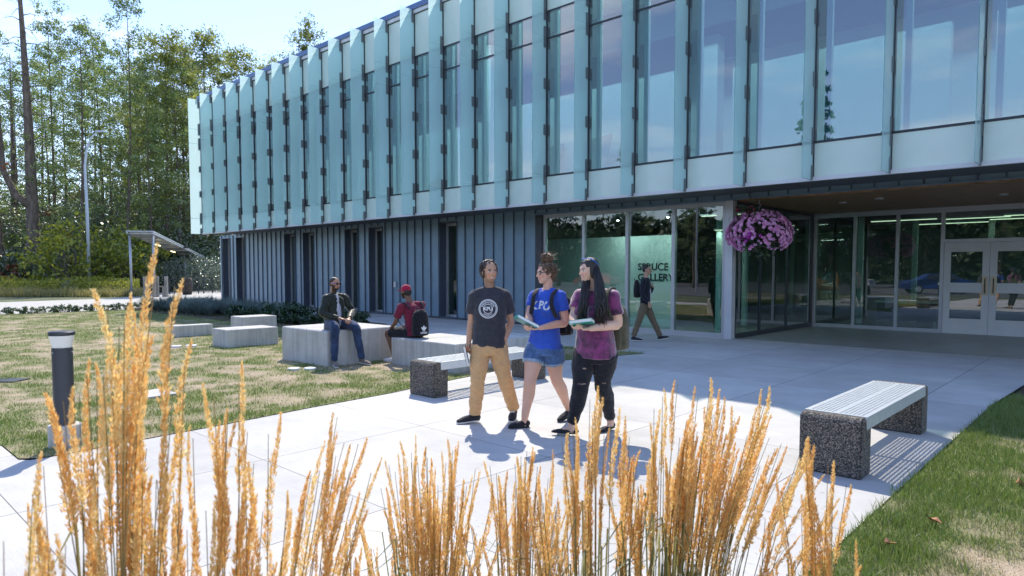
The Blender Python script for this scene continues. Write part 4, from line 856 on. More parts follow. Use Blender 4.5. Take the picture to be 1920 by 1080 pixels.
# ------------------------------------------------------------------ behind the camera: what the windows mirror
r = np.random.default_rng(91); n = 60000; x = r.uniform(-110,45,n); y = r.uniform(-62,-44,n)-np.maximum(0,x+40)*.05; tp_ = 4+7.5*fbm(x*.16+3, y*.1, 6, 3)+2*fbm(x*.7, y*.4, 8, 2)
tag(leafcloud(np.c_[x,y,tp_*r.random(n)**.7], 1.0, 'mirrored_wood', L_fir, seed=92), 'dark wood beyond the parking lot, mirrored in the windows', 'wood', kind='stuff')
for i, (x, y, h_) in enumerate([(-30,-26,11),(-38,-28,10),(-46,-26,13),(-24,-30,10),(-19,-28,18),(-15,-33,14),(-53,-30,14),(-60,-24,12),(-34,-34,13),(-10,-38,11),(-4,-36,12),(3,-38,12),(-42,-36,15),(-66,-30,14),(10,-34,13),(-27,-38,12)]):
    put2(fi if i%3 else al, i, (x,y), 0, h_, 18 if i%3 else 23, ORD[i]+' tree beyond the parking lot, mirrored in the storefront glass', 'trees mirrored in the windows')
def car(x, y, rz, colr, label):
    t = empty('parked_car', (x,y,0), rz, label, 'car', 'cars mirrored in the windows'); pm = mat('car_paint', colr, .25, metal=.3, spec=.8)
    prof = [(-2.2,.35),(-2.25,.75),(-1.9,.95),(-1.3,1.02),(-.6,1.42),(.7,1.45),(1.5,1.08),(2.15,.95),(2.25,.6),(2.2,.35)]; n = len(prof); w = .85
    v = [(x_,-w if z<1.05 else -w*.75,z) for x_,z in prof]+[(x_,w if z<1.05 else w*.75,z) for x_,z in prof]
    mesh('body', v, [tuple(range(n)),tuple(range(2*n-1,n-1,-1))]+[(i_+n,(i_+1)%n+n,(i_+1)%n,i_) for i_ in range(n)], pm, t)
    for s in (-1,1): MB().add([(-1.1,s*.80,1.05),(-.55,s*.70,1.36),(.65,s*.70,1.38),(1.25,s*.80,1.08)],[(0,1,2,3)]).build('side_window', M_dark, t)
    for xx in (-1.4,1.35):
        for s in (-1,1): wv = MB().tube([(xx,s*.70,.33),(xx,s*.9,.33)],.33,18).build('wheel', M_dark, t); MB().tube([(xx,s*.895,.33),(xx,s*.91,.33)],.2,12).build('rim', M_alu, wv)
car(-10.4,-13.5,-.5,(.015,.045,.22),'dark blue car in the parking lot mirrored in the entrance glass'); car(-17,-14.5,.0,(.6,.6,.62),'silver car in the parking lot mirrored in the entrance glass'); car(-38,-22,.05,(.4,.05,.04),'distant red car in the parking lot mirrored in the gallery glass')
for x, y, l_ in ((-24.5,-16,'double headed street lamp mirrored in the last gallery pane'),(-31,-17,'street lamp mirrored in the gallery panes')):
    t = empty('street_lamp', (x,y,0), 0, l_, 'street lamp'); MB().tube([(0,0,0),(0,0,7.5)],[.1,.07],8).build('pole', M_galv, t)
    for s in (-1,1): MB().tube([(0,0,7.4),(s*.6,0,8.1),(s*1.3,0,8.2)],.04,6).build('arm', M_galv, t)
# ------------------------------------------------------------------ people
def V3(*a): return Vector(a)
class Solid:
    """closed overlapping shapes, fused by a voxel remesh into ONE continuous surface"""
    def __init__(s): s.m = MB()
    def ell(s, c, r, ax=None, n=14):
        X, Y, Z = ax if ax else (Vector((1,0,0)),Vector((0,1,0)),Vector((0,0,1))); v = []; f = []; c = Vector(c); k = n//2+1
        for i in range(1, k):
            th = math.pi*i/k
            for j in range(n):
                ph = 2*math.pi*j/n; v.append(c+X*(r[0]*math.sin(th)*math.cos(ph))+Y*(r[1]*math.sin(th)*math.sin(ph))+Z*(r[2]*math.cos(th)))
        b = len(v); v += [c+Z*r[2], c-Z*r[2]]
        for i in range(k-2):
            for j in range(n): f.append((i*n+j,(i+1)*n+j,(i+1)*n+(j+1)%n,i*n+(j+1)%n))
        for j in range(n): f.append((b,j,(j+1)%n)); f.append((b+1,(k-2)*n+(j+1)%n,(k-2)*n+j))
        s.m.add(v, f); return s
    def limb(s, pts, rad, n=14, flat=None, side=None, caps=True):
        """tapered tube with rounded ends; flat: per-point ratio of depth to width, side: width axis"""
        pts = [Vector(p) for p in pts]; P = []; Q = []; F_ = []; fl = flat or [1]*len(pts)
        m = 4                                                                 # resample smoothly
        for i in range(len(pts)-1):
            p0 = pts[max(i-1,0)]; p1 = pts[i]; p2 = pts[i+1]; p3 = pts[min(i+2,len(pts)-1)]
            for k in range(m):
                t = k/m; P.append(.5*((2*p1)+(p2-p0)*t+(2*p0-5*p1+4*p2-p3)*t*t+(3*p1-p0-3*p2+p3)*t**3)); e = t*t*(3-2*t); Q.append(rad[i]*(1-e)+rad[i+1]*e); F_.append(fl[i]*(1-e)+fl[i+1]*e)
        P.append(pts[-1]); Q.append(rad[-1]); F_.append(fl[-1])
        if caps:
            d0 = (P[0]-P[1]).normalized(); d1 = (P[-1]-P[-2]).normalized()
            P = [P[0]+d0*Q[0]*.85*min(1,F_[0]), P[0]+d0*Q[0]*.5*min(1,F_[0])]+P+[P[-1]+d1*Q[-1]*.5*min(1,F_[-1]), P[-1]+d1*Q[-1]*.85*min(1,F_[-1])]
            Q = [Q[0]*.4, Q[0]*.82]+Q+[Q[-1]*.82, Q[-1]*.4]; F_ = [F_[0]]*2+F_+[F_[-1]]*2
        v = []; f = []; prev = Vector(side) if side else None
        for i, p in enumerate(P):
            d = (P[min(i+1,len(P)-1)]-P[max(i-1,0)]).normalized()
            if prev is None: prev = d.cross(Vector((0,.3,1)) if abs(d.z) < .9 else Vector((0,1,0)))
            x = (prev-d*prev.dot(d)).normalized(); prev = x if not side else Vector(side); y = d.cross(x)
            for k in range(n): t = 2*math.pi*k/n; v.append(p+x*math.cos(t)*Q[i]+y*math.sin(t)*Q[i]*F_[i])
        for i in range(len(P)-1):
            for k in range(n): f.append((i*n+k,i*n+(k+1)%n,(i+1)*n+(k+1)%n,(i+1)*n+k))
        f.append(tuple(reversed(range(n)))); f.append(tuple((len(P)-1)*n+k for k in range(n)))
        s.m.add(v, f); return s
    def rings(s, rg, n=28):
        """torso loft: (centre, half width, half depth, facing angle, squareness)"""
        v = []; f = []
        for c, a, b, th, *e in rg:
            F = Vector((-math.sin(th),-math.cos(th),0)); S_ = Vector((math.cos(th),-math.sin(th),0)); ex = e[0] if e else 2.3
            for k in range(n):
                t = 2*math.pi*k/n; cx, sx = math.cos(t), math.sin(t); v.append(Vector(c)+S_*(a*math.copysign(abs(cx)**(2/ex),cx))+F*(b*math.copysign(abs(sx)**(2/ex),sx)))
        for i in range(len(rg)-1):
            for k in range(n): f.append((i*n+(k+1)%n,i*n+k,(i+1)*n+k,(i+1)*n+(k+1)%n))
        f.append(tuple(range(n))); f.append(tuple((len(rg)-1)*n+k for k in reversed(range(n))))
        s.m.add(v, f); return s
    def fuse(s, name, m, parent, vox=.009, smooth=3, fold=None, color=None):
        me = bpy.data.meshes.new(name); me.from_pydata(s.m.v, [], s.m.f); me.update()
        bm = bmesh.new(); bm.from_mesh(me); bmesh.ops.recalc_face_normals(bm, faces=bm.faces); bm.to_mesh(me); bm.free()
        o = bpy.data.objects.new(name, me); C.objects.link(o)
        r_ = o.modifiers.new('r','REMESH'); r_.mode = 'VOXEL'; r_.voxel_size = vox; r_.use_smooth_shade = True
        sm_ = o.modifiers.new('s','SMOOTH'); sm_.factor = .5; sm_.iterations = smooth
        dg = bpy.context.evaluated_depsgraph_get(); out = bpy.data.meshes.new_from_object(o.evaluated_get(dg)); bpy.data.objects.remove(o); bpy.data.meshes.remove(me); out.name = name
        if fold:
            no = [v.normal.copy() for v in out.vertices]
            for v, q in zip(out.vertices, no): v.co += q*fold(v.co, q)
        if color:
            at = out.color_attributes.new('skin', 'FLOAT_COLOR', 'POINT'); at.data.foreach_set('color', [c for v in out.vertices for c in (*color(v.co), 1)])
        out.polygons.foreach_set('use_smooth', [True]*len(out.polygons)); return link(name, out, m, parent)
def skinmat(name):
    m = mat(name, (.5,.3,.2), .5, bump=.08, bs=150, spec=.4); t = m.node_tree; a = t.nodes.new('ShaderNodeAttribute'); a.attribute_name = 'skin'; b = t.nodes['Principled BSDF']
    t.links.new(a.outputs['Color'], b.inputs['Base Color']); b.inputs['Subsurface Weight'].default_value = .12; b.inputs['Subsurface Radius'].default_value = (.02,.008,.004); b.inputs['Subsurface Scale'].default_value = .6; return m
M_skin = skinmat('skin')
def cloth(name, col, var=.12, vs=18, bump=.25, rough=.85, col2=None, bs=90, ramp=(.35,.65), sheen=.2):
    m = mat(name, col, rough, var=var, vs=vs, bump=bump, bs=bs, col2=col2, ramp=ramp, spec=.25); m.node_tree.nodes['Principled BSDF'].inputs['Sheen Weight'].default_value = sheen; return m
def folds(amp, fx=9, fz=9, seed=0, z0=-9, z1=9):
    def f(co, q):
        p = Vector((co.x*fx+seed*3.1, co.y*fx, co.z*fz*.8+co.x*2.5)); n = noise.noise(p); r_ = 1-abs(noise.noise(p*1.7+Vector((5,seed,2))))*2.2
        return amp*(n*.8+max(-.6,r_)*.7)
    return f
def hairmat(name, c1, c2):
    m = mat(name, c2, .38, col2=c1, vs=40, bump=.8, bs=90, stretch=(1,1,.12), spec=.6); return m
def axes(face, up=(0,0,1)):
    F = Vector(face).normalized(); U = Vector(up); U = (U-F*U.dot(F)).normalized(); S_ = U.cross(F); return F, U, S_       # S: image right when facing the camera
def add_head(b, hd, face, neck, w=1.0, up=(0,0,1), nr=.056):
    F, U, S_ = axes(face, up); hd = Vector(hd); ax = (S_, F, U); e = lambda x, y, z, r: b.ell(hd+S_*x*w+F*y*w+U*z*w, [q*w for q in r], ax)
    e(0,-.012,.030,(.076,.094,.088)); e(0,.018,-.01,(.069,.076,.078)); e(0,.030,-.052,(.056,.058,.058)); e(0,.052,-.088,(.034,.034,.026)); e(0,.066,.022,(.056,.026,.020))
    e(.034,.062,-.030,(.022,.022,.022)); e(-.034,.062,-.030,(.022,.022,.022)); e(0,.094,-.012,(.009,.013,.026)); e(0,.103,-.030,(.015,.013,.011)); e(0,.083,-.056,(.022,.011,.010)); e(0,.080,-.070,(.018,.010,.007))
    for s in (-1,1): e(s*.077,-.008,-.012,(.009,.019,.030)); 
    b.limb([Vector(neck)+Vector((0,0,-.06)), Vector(neck), hd+U*-.06*w-F*.022], [nr*1.25,nr,nr*.98], 14)
    return F, U, S_
def facecol(hd, F, U, S_, base, w=1.0, beard=None, brow=(.03,.02,.015), lip=None, eyeopen=1, stub=0, smile=0):
    hd = Vector(hd); lip = lip or (base[0]*.85,base[1]*.5,base[2]*.5); base = Vector(base); cheek = Vector((base.x*1.04,base.y*.88,base.z*.85))
    def f(co):
        d = co-hd; x, y, z = d.dot(S_)/w, d.dot(F)/w, d.dot(U)/w
        if d.length > .2*w:
            n = .5+.5*noise.noise(co*9); return base*(.93+.14*n)
        ax_ = abs(x); c = base.copy()
        if y > .03:
            if (ax_-.036)**2/.02**2+(z+.032)**2/.02**2 < 1: c = cheek
            if y > .05 and abs(ax_-.031) < .017 and abs(z-.019-(.004 if ax_ > .02 else 0)) < .0045: c = Vector(brow)
            if y > .04 and ((ax_-.031)/.0145)**2+((z-.002)/.0062)**2 < 1: c = Vector((.62,.6,.58)) if (ax_-.031)**2+(z-.002)**2 > .0056**2 else Vector((.02,.012,.01))
            elif y > .04 and ((ax_-.031)/.0175)**2+((z-.004)/.0095)**2 < 1: c = base*.55
            zz_ = z+.062-smile*(ax_*ax_*9)
            if ax_ < .025 and abs(zz_) < .0085: c = Vector(lip)
            if smile and ax_ < .017 and abs(zz_) < .0032: c = Vector((.8,.77,.72))
            elif ax_ < .024 and abs(zz_) < .0018: c = Vector(lip)*.45
        if beard and z < -.012-.0*ax_ and y > -.02 and not (y > .06 and abs(z+.062) < .009 and ax_ < .024):
            lim = -.03 if ax_ > .052 else (-.066 if ax_ > .022 else -.045)
            if z < lim-.01+ax_*.15*(1 if ax_>.05 else 0) or (ax_ > .048 and z < -.0 and y > -.01 and y < .05): c = c.lerp(Vector(beard), .92 if not stub else stub)
        return c
    return f
def add_hand(b, wrist, dirv, palmn, thumb, sc=1.0, curl=.35, fingers=(1,1,1,1), tcurl=0):
    """palm, four unequal bent fingers and a side thumb; dirv = wrist to knuckles, palmn = out of the palm"""
    D = Vector(dirv).normalized(); N_ = Vector(palmn); N_ = (N_-D*N_.dot(D)).normalized(); T = D.cross(N_); T = T if T.dot(Vector(thumb)) > 0 else -T; w = Vector(wrist); q = sc
    b.limb([w, w+D*.035*q, w+D*.08*q],[.024*q,.036*q,.040*q],12,flat=[.8,.5,.42],side=T)
    ln = (.068,.076,.070,.055)
    for i in range(4):
        off = T*(.030-.0195*i)*q; p = w+D*(.082-(.004 if i in (0,3) else 0))*q+off; c = curl*fingers[i]*(1+.1*i); d = D; P = [p]
        for k_, fr_ in enumerate((.45,.32,.23)):
            d = (d*math.cos(c)+N_*math.sin(c)).normalized() if k_ == 0 else (d*math.cos(c*1.2)+(N_-d*N_.dot(d)).normalized()*math.sin(c*1.2)).normalized(); p = p+d*ln[i]*fr_*q*1.02; P.append(p)
        b.limb(P,[.0092*q,.0088*q,.0082*q,.0070*q],8)
    p = w+D*.028*q+T*.026*q; d1 = (T*.75+D*.65+N_*(.25+tcurl)).normalized(); d2 = (D*.85+T*.25+N_*(.45+tcurl)).normalized(); b.limb([p,p+d1*.034*q,p+d1*.034*q+d2*.032*q],[.0125*q,.0108*q,.0085*q],8)
def shoe(par, ankle, toe, m_up, m_sole, w=.042, h=.075, name='shoe', low=False, lace=None, heelz=0, toez=0):
    a = Vector(ankle); t = Vector(toe); d = Vector((t.x-a.x,t.y-a.y,0)); d.normalize(); L_ = .265 if w > .04 else .24
    tz = t.z-.02+toez; heel = Vector((a.x,a.y,0))-d*.055; tip = heel+d*L_; hz = max(0,a.z-.085)+heelz; sd_ = Vector((-d.y,d.x,0))
    def P(u, up): c = heel.lerp(tip, u); return Vector((c.x,c.y, hz*(1-u)+max(0,tz)*u+up))
    if low:
        s = Solid(); s.limb([P(.08,.028),P(.3,.026),P(.6,.028),P(.93,.020)],[w*.72,w*.74,w*.92,w*.55],14,flat=[.62,.5,.5,.42],side=sd_); s.limb([P(.03,.03),P(.10,.05)],[w*.62,w*.6],10)
    else:
        s = Solid(); s.limb([P(.10,.045),P(.35,.045),P(.65,.036),P(.93,.028)],[w*.85,w*.86,w*1.0,w*.72],14,flat=[1,.95,.72,.55],side=sd_); s.limb([P(.16,.045),P(.20,h)],[w*.85,w*.82],12)
    up = s.fuse(name, m_up, par, .006, 2)
    s2 = Solid(); s2.limb([P(.05,.010),P(.35,.009),P(.68,.010),P(.97,.011)],[w*.80,w*.84,w*1.04,w*.66],14,flat=[.3,.27,.25,.3],side=sd_); s2.fuse('sole', m_sole, up, .006, 1)
    if lace:
        l_ = MB()
        for u in (.36,.45,.54,.62):
            c = P(u,.045+w*(.95-.55*(u-.3))); l_.tube([c-sd_*w*.45,c+Vector((0,0,.006)),c+sd_*w*.45],.004,5)
        l_.build('laces', lace, up)
def project(o, target, direction, off=.003):
    """lay a flat print onto the garment beneath it"""
    bm = bmesh.new(); bm.from_mesh(target.data); tree_ = BVHTree.FromBMesh(bm); d = Vector(direction).normalized(); me = o.data
    for v in me.vertices:
        h = tree_.ray_cast(v.co-d*.4, d, 1.2)
        if h[0] is not None: v.co = h[0]-d*off
    bm.free(); me.update()
def print_on(shirt, par_face, center, size, items, m, name='print'):
    """items: list of ('ring',r0,r1) / ('text',string,size,x,y,rot) in the plane facing par_face"""
    F, U, S_ = axes(par_face); c = Vector(center); mb = MB()
    for it in items:
        if it[0] == 'ring':
            n = 48; r0, r1 = it[1], it[2]; b = [(c+S_*math.cos(2*math.pi*i/n)*r+U*math.sin(2*math.pi*i/n)*r) for i in range(n) for r in (r0,r1)]
            mb.add(b, [(2*i,2*i+1,(2*((i+1)%n))+1,2*((i+1)%n)) for i in range(n)])
        elif it[0] == 'poly':
            mb.add([c+S_*x+U*y for x,y in it[1]], [tuple(range(len(it[1])))])
        else:
            cu = bpy.data.curves.new('t','FONT'); cu.body = it[1]; cu.size = it[2]; cu.offset = it[6] if len(it) > 6 else 0; cu.align_x = 'CENTER'; cu.align_y = 'CENTER'; cu.resolution_u = 3
            tmp = bpy.data.objects.new('t', cu); me = bpy.data.meshes.new_from_object(tmp); bpy.data.objects.remove(tmp); bpy.data.curves.remove(cu)
            bm = bmesh.new(); bm.from_mesh(me); bmesh.ops.triangulate(bm, faces=bm.faces)
            for _ in range(1): bmesh.ops.subdivide_edges(bm, edges=[e for e in bm.edges if e.calc_length() > .012], cuts=2)
            cr_, sr_ = math.cos(it[5]), math.sin(it[5]); bm.verts.index_update()
            mb.add([c+S_*(it[3]+v.co.x*cr_-v.co.y*sr_)+U*(it[4]+v.co.x*sr_+v.co.y*cr_) for v in bm.verts], [tuple(v.index for v in f.verts) for f in bm.faces]); bm.free(); bpy.data.meshes.remove(me)
    o = mb.build(name, m, shirt.parent); project(o, shirt, -F); return o
def arc_text(s, r, a0, step, size, flip=False):
    out = []
    for i, ch in enumerate(s):
        a = R(a0-step*i) if not flip else R(a0+step*i); out.append(('text', ch, size, math.cos(a)*r, math.sin(a)*r, a-math.pi/2 if not flip else a+math.pi/2, .0006))
    return out
M_rubber = mat('white_rubber', (.72,.71,.68), .6, var=.05, vs=20); M_canvas = cloth('black_canvas', (.02,.02,.026)); M_print = mat('print_white', (.70,.71,.73), .8); M_lace = mat('laces_white', (.75,.75,.75), .8)
def strand_curls(cen, rad, n, m, par, name, seed, r=.006, ln=.05):
    rr = random.Random(seed); mb = MB()
    for i in range(n):
        th = rr.random()*6.28; ph = math.acos(rr.uniform(-.5,1)); d = Vector((math.sin(ph)*math.cos(th),math.sin(ph)*math.sin(th),math.cos(ph))); p = Vector(cen)+Vector((d.x*rad[0],d.y*rad[1],d.z*rad[2])); t = d.cross(Vector((rr.gauss(0,1),rr.gauss(0,1),rr.gauss(0,1)))).normalized(); q = d.cross(t)
        mb.tube([p-d*.004+t*math.cos(a)*ln*.3+q*math.sin(a)*ln*.3+d*a*.002 for a in (0,1.4,2.8,4.2,5.4)], r, 5)
    return mb.build(name, m, par, smooth=True)
def wisps(cen, rad, n, m, par, seed, ln=.05, r=.0009):
    rr = random.Random(seed); mb = MB()
    for i in range(n):
        d = Vector((rr.gauss(0,1),rr.gauss(0,1),rr.gauss(.5,1))).normalized(); p = Vector(cen)+Vector((d.x*rad[0],d.y*rad[1],d.z*rad[2])); e = p+d*ln*rr.random()+Vector((rr.gauss(0,1),rr.gauss(0,1),rr.gauss(0,1)))*ln*.4
        mb.tube([p,p.lerp(e,.5)+Vector((rr.gauss(0,1),rr.gauss(0,1),rr.gauss(0,1)))*.006,e],r,3,cap=False)
    return mb.build('flyaway_hair', m, par)
def backpack(name, loc, rz, m, m2, w, h, d, label, straps=None, tilt=(0,0), logo=False):
    t = empty(name, loc, rz, label, 'backpack'); t.rotation_euler = (tilt[0],tilt[1],rz)
    s = Solid(); s.rings([((0,0,-h*.5+.01),w*.40,d*.38,0,3.2),((0,0,-h*.5+.03),w*.48,d*.48,0,3.4),((0,0,-h*.1),w*.5,d*.5,0,3.2),((0,0,h*.22),w*.47,d*.46,0,3),((0,.0,h*.4),w*.38,d*.36,0,2.6),((0,0,h*.5),w*.2,d*.18,0,2.2)],32)
    s.fuse('body', m, t, .010, 2, folds(.006,10,9,3))
    s = Solid(); s.rings([((0,d*.46,-h*.44),w*.34,d*.16,0,3.2),((0,d*.48,-h*.2),w*.38,d*.20,0,3.2),((0,d*.46,h*.0),w*.32,d*.14,0,3)],24); s.fuse('front_pocket', m, t, .009, 2, folds(.004,14,12,5))
    MB().tube([(-w*.1,-d*.35,h*.46),(-w*.06,-d*.4,h*.56),(w*.06,-d*.4,h*.56),(w*.1,-d*.35,h*.46)],.008,6).build('grab_handle', m2, t)
    z = MB(); z.tube([(-w*.44,d*.25,-h*.1),(-w*.42,d*.27,h*.22),(-w*.2,d*.26,h*.43),(w*.2,d*.26,h*.43),(w*.42,d*.27,h*.22),(w*.44,d*.25,-h*.1)],.004,5); z.tube([(-w*.28,d*.63,-h*.05),(w*.28,d*.63,-h*.05)],.004,5); z.build('zip', m2, t)
    if straps:
        inv = (Matrix.Translation(loc) @ t.rotation_euler.to_matrix().to_4x4()).inverted()
        for P in straps:
            s = Solid(); s.limb([inv @ Vector(p) for p in P], [.027]*len(P), 10, flat=[.28]*len(P)); s.fuse('strap', m2, t, .007, 1)
    return t
def book(name, loc, rot, size, cover, label, extra=None, page=(.8,.78,.74)):
    t = empty(name, loc, 0, label, 'book'); t.rotation_euler = rot; a, b, c = size
    MB().box(-a/2,a/2,-b/2,b/2,c/2-.003,c/2).box(-a/2,a/2,-b/2,b/2,-c/2,-c/2+.003).box(-a/2,-a/2+.003,-b/2,b/2,-c/2+.003,c/2-.003).build('cover', cover, t)
    MB().box(-a/2+.0035,a/2-.004,-b/2+.004,b/2-.004,-c/2+.0031,c/2-.0031).build('pages', mat('book_pages', page, .8, var=.04, vs=40), t)
    return t
# every figure is laid out in a frame turned to the camera: x to image right, y away, z up
def person(o, label):
    t = empty('person', (o[0],o[1],0), YAW, label, 'person'); return t
def wl(o, p):   # local point -> world
    c, s = math.cos(YAW), math.sin(YAW); return Vector((o[0]+c*p[0]-s*p[1], o[1]+s*p[0]+c*p[1], p[2]))
def mid(a, b, t=.5): return Vector(a).lerp(Vector(b), t)
def body_core(b, nk, hips, th, w=1.0, d=1.0, sh=None):
    """inner torso under the clothing"""
    nk = Vector(nk); h = (Vector(hips[0])+Vector(hips[1]))/2
    b.rings([(h+Vector((0,0,-.07)),.10*w,.08*d,th),(h,.14*w,.095*d,th),(mid(h,nk,.35),.115*w,.085*d,th),(mid(h,nk,.65),.135*w,.09*d,th),(mid(h,nk,.86),.13*w,.08*d,th),(nk+Vector((0,0,-.015)),.06*w,.055*d,th)])
# ---- 1 man in the charcoal T-shirt
oM = (-5.139,5.038); pM = person(oM, 'walking man in a charcoal T-shirt with a round white emblem and tan trousers')
J = {'hd':(.077,0,1.635),'nk':(.078,.02,1.47),'sa':(-.085,.0,1.385),'sb':(.235,.0,1.395),'ea':(-.125,.05,1.09),'eb':(.305,.10,1.095),'wa':(-.150,-.01,.865),'wb':(.248,-.05,.93),'ha':(-.016,0,.86),'hb':(.160,0,.86),'ka':(-.048,-.07,.50),'kb':(.235,-.02,.50),'aa':(-.085,.02,.10),'ab':(.335,.16,.125),'ta':(-.30,-.06,.02),'tb':(.315,.0,.03)}
J = {k: Vector(v) for k, v in J.items()}; fM = (.40,-.91,-.02); th = R(6)
b = Solid(); F, U, S_ = add_head(b, J['hd'], fM, J['nk'], 1.0); body_core(b, J['nk'], (J['ha'],J['hb']), th, 1, 1)
for s_, e_, w_ in (('sa','ea','wa'),('sb','eb','wb')): b.limb([J[s_],mid(J[s_],J[e_],.5),J[e_],mid(J[e_],J[w_],.3),J[w_]],[.050,.046,.040,.040,.027],14)
for h_, k_, a_ in (('ha','ka','aa'),('hb','kb','ab')): b.limb([J[h_],mid(J[h_],J[k_],.5),J[k_],mid(J[k_],J[a_],.5),J[a_]],[.055,.055,.040,.035,.030])
add_hand(b, J['wa'], (-.03,-.02,-1), (.9,-.2,0), (-.3,-1,0), 1.0, .75, tcurl=.3); add_hand(b, J['wb'], (-.25,.15,-1), (-.6,.9,0), (-.5,-.8,0), .9, .2)
b.fuse('body', M_skin, pM, .0062, 3, color=facecol(J['hd'],F,U,S_,(.56,.315,.195),1.0,beard=(.05,.03,.02),stub=.42,smile=1))
s = Solid(); hp = (J['ha']+J['hb'])/2
s.rings([(hp+V3(0,0,-.035),.178,.125,th,2.5),(hp+V3(0,0,.02),.182,.128,th,2.5),(mid(hp,J['nk'],.3),.172,.120,th,2.5),(mid(hp,J['nk'],.62),.185,.128,th,2.5),(mid(hp,J['nk'],.80),.178,.118,th,2.4),(mid(hp,J['nk'],.92),.125,.085,th,2.2),(J['nk']+V3(0,.01,-.005),.066,.062,th,2)])
for s_, e_ in (('sa','ea'),('sb','eb')):
    s.ell(J[s_]+V3(0,0,-.005),(.066,.066,.056)); s.limb([J[s_]+V3(0,0,.0),mid(J[s_],J[e_],.35),mid(J[s_],J[e_],.66)],[.066,.070,.075],14,caps=False)
    s.limb([mid(J['nk'],J[s_],.25)+V3(0,0,-.02),J[s_]+V3(0,0,-.004)],[.055,.058],12)
sh = s.fuse('t_shirt', cloth('charcoal_cotton',(.042,.042,.052)), pM, .008, 3, folds(.0065,7,10,1))
fm_ = (-math.sin(th),-math.cos(th),0); cc = mid(hp,J['nk'],.63)+V3(-.015,-.15,0)
print_on(sh, fm_, cc, 1, [('ring',.094,.101),('ring',.083,.090),('ring',.046,.052),('text','KPU',.052,0,0,0,.0022)]+arc_text('KWANTLEN POLYTECHNIC',.067,158,7.2,.019)+arc_text('UNIVERSITY',.068,-128,8.6,.019,True), M_print)
s = Solid(); s.rings([(hp+V3(0,0,-.11),.150,.118,th,2.4),(hp+V3(0,0,-.05),.172,.128,th,2.4),(hp+V3(0,0,.05),.162,.117,th,2.4)])
for h_, k_, a_ in (('ha','ka','aa'),('hb','kb','ab')):
    s.limb([J[h_]+V3(0,0,-.02),mid(J[h_],J[k_],.5),J[k_],mid(J[k_],J[a_],.45),J[a_]+V3(0,0,.0)],[.112,.098,.078,.072,.062],18,caps=False)
s.fuse('trousers', cloth('tan_chino',(.60,.36,.17),var=.06), pM, .008, 3, folds(.009,8,15,2))
M_checker = mat('shoe_dark', (.03,.03,.045), .7, col2=(.5,.5,.52), vs=45, ramp=(.60,.63)); 
shoe(pM, J['aa'], J['ta'], M_canvas, M_rubber, .048, .09, lace=M_lace); shoe(pM, J['ab'], J['tb'], M_canvas, M_rubber, .048, .12, lace=M_lace, heelz=.0, toez=.0)
Hb = hairmat('dark_brown_hair',(.012,.008,.006),(.07,.042,.026)); s = Solid(); hd = J['hd']; ax = (S_,F,U)
for c_, r_ in (((0,-.030,.045),(.083,.088,.084)),((0,-.062,-.01),(.075,.055,.075)),((.062,-.03,.0),(.027,.05,.055)),((-.062,-.03,.0),(.027,.05,.06)),((0,-.08,-.05),(.05,.03,.04))): s.ell(hd+S_*c_[0]+F*c_[1]+U*c_[2], r_, ax)
s.fuse('hair', Hb, pM, .007, 1, folds(.012,40,40,4)); strand_curls(hd-F*.040+U*.028,(.094,.094,.090),190,Hb,pM,'hair_curls',3,.0045,.035)
wisps(hd-F*.03+U*.03,(.09,.095,.09),110,Hb,pM,17,.035); bkm = mat('book_black', (.03,.022,.02), .35)
bo = wl(oM,(-.175,-.05,.755)); bk = book('book', bo, (R(10),R(78),YAW+R(12)), (.20,.145,.03), bkm, 'black paperback with an orange flame on the cover in the tan trousered man\'s hand')
MB().add([(-.085,-.02,.0152),(-.04,-.045,.0152),(-.035,.0,.0152),(-.05,.03,.0152),(-.085,.03,.0152)],[(0,1,2,3,4)]).build('cover_picture', mat('flame_orange',(.75,.22,.02),.5,col2=(.9,.6,.1),vs=60), bk)
for i in range(4): MB().box(.0+.022*i,.010+.022*i,-.055,.045,.0151,.0154).build('title_line', M_print, bk)
# ---- 2 woman in blue
oW = (-4.560,5.333); pW = person(oW, 'walking woman in a blue T-shirt, denim shorts and glasses with a top bun')
J = {'hd':(.045,0,1.625),'nk':(.068,.02,1.475),'sa':(-.070,.09,1.385),'sb':(.195,-.08,1.385),'ea':(-.125,.02,1.17),'eb':(.242,-.07,1.115),'wa':(-.130,-.17,1.065),'wb':(-.02,-.235,1.068),'ha':(-.050,.04,.87),'hb':(.112,-.04,.87),'ka':(-.120,-.08,.50),'kb':(.165,.06,.50),'aa':(-.175,-.03,.085),'ab':(.315,.33,.13),'ta':(-.40,-.10,.02),'tb':(.17,.17,.02)}
J = {k: Vector(v) for k, v in J.items()}; fW = (-.90,-.42,-.05); th = R(34)
b = Solid(); F, U, S_ = add_head(b, J['hd'], fW, J['nk'], .98, nr=.050); body_core(b, J['nk'], (J['ha'],J['hb']), th, 1, 1)
for s_, e_, w_ in (('sa','ea','wa'),('sb','eb','wb')): b.limb([J[s_],mid(J[s_],J[e_],.5),J[e_],mid(J[e_],J[w_],.35),J[w_]],[.052,.050,.044,.042,.025],14)
for h_, k_, a_ in (('ha','ka','aa'),('hb','kb','ab')):
    b.limb([J[h_]+V3(0,0,-.02),mid(J[h_],J[k_],.45),J[k_],mid(J[k_],J[a_],.32)+V3(.008,.02,0),mid(J[k_],J[a_],.75),J[a_],J[a_]+V3(0,0,-.045)],[.070,.094,.064,.064,.044,.035,.034],18); b.ell(J[k_]+V3(-.01,-.025,.0),(.045,.042,.05))
add_hand(b, J['wa'], (-.25,-.8,-.1), (.3,0,1), (-1,.3,.4), .92, .45); add_hand(b, J['wb'], (-1,-.10,-.1), (0,-.1,1), (-.2,.9,.5), .92, .5)
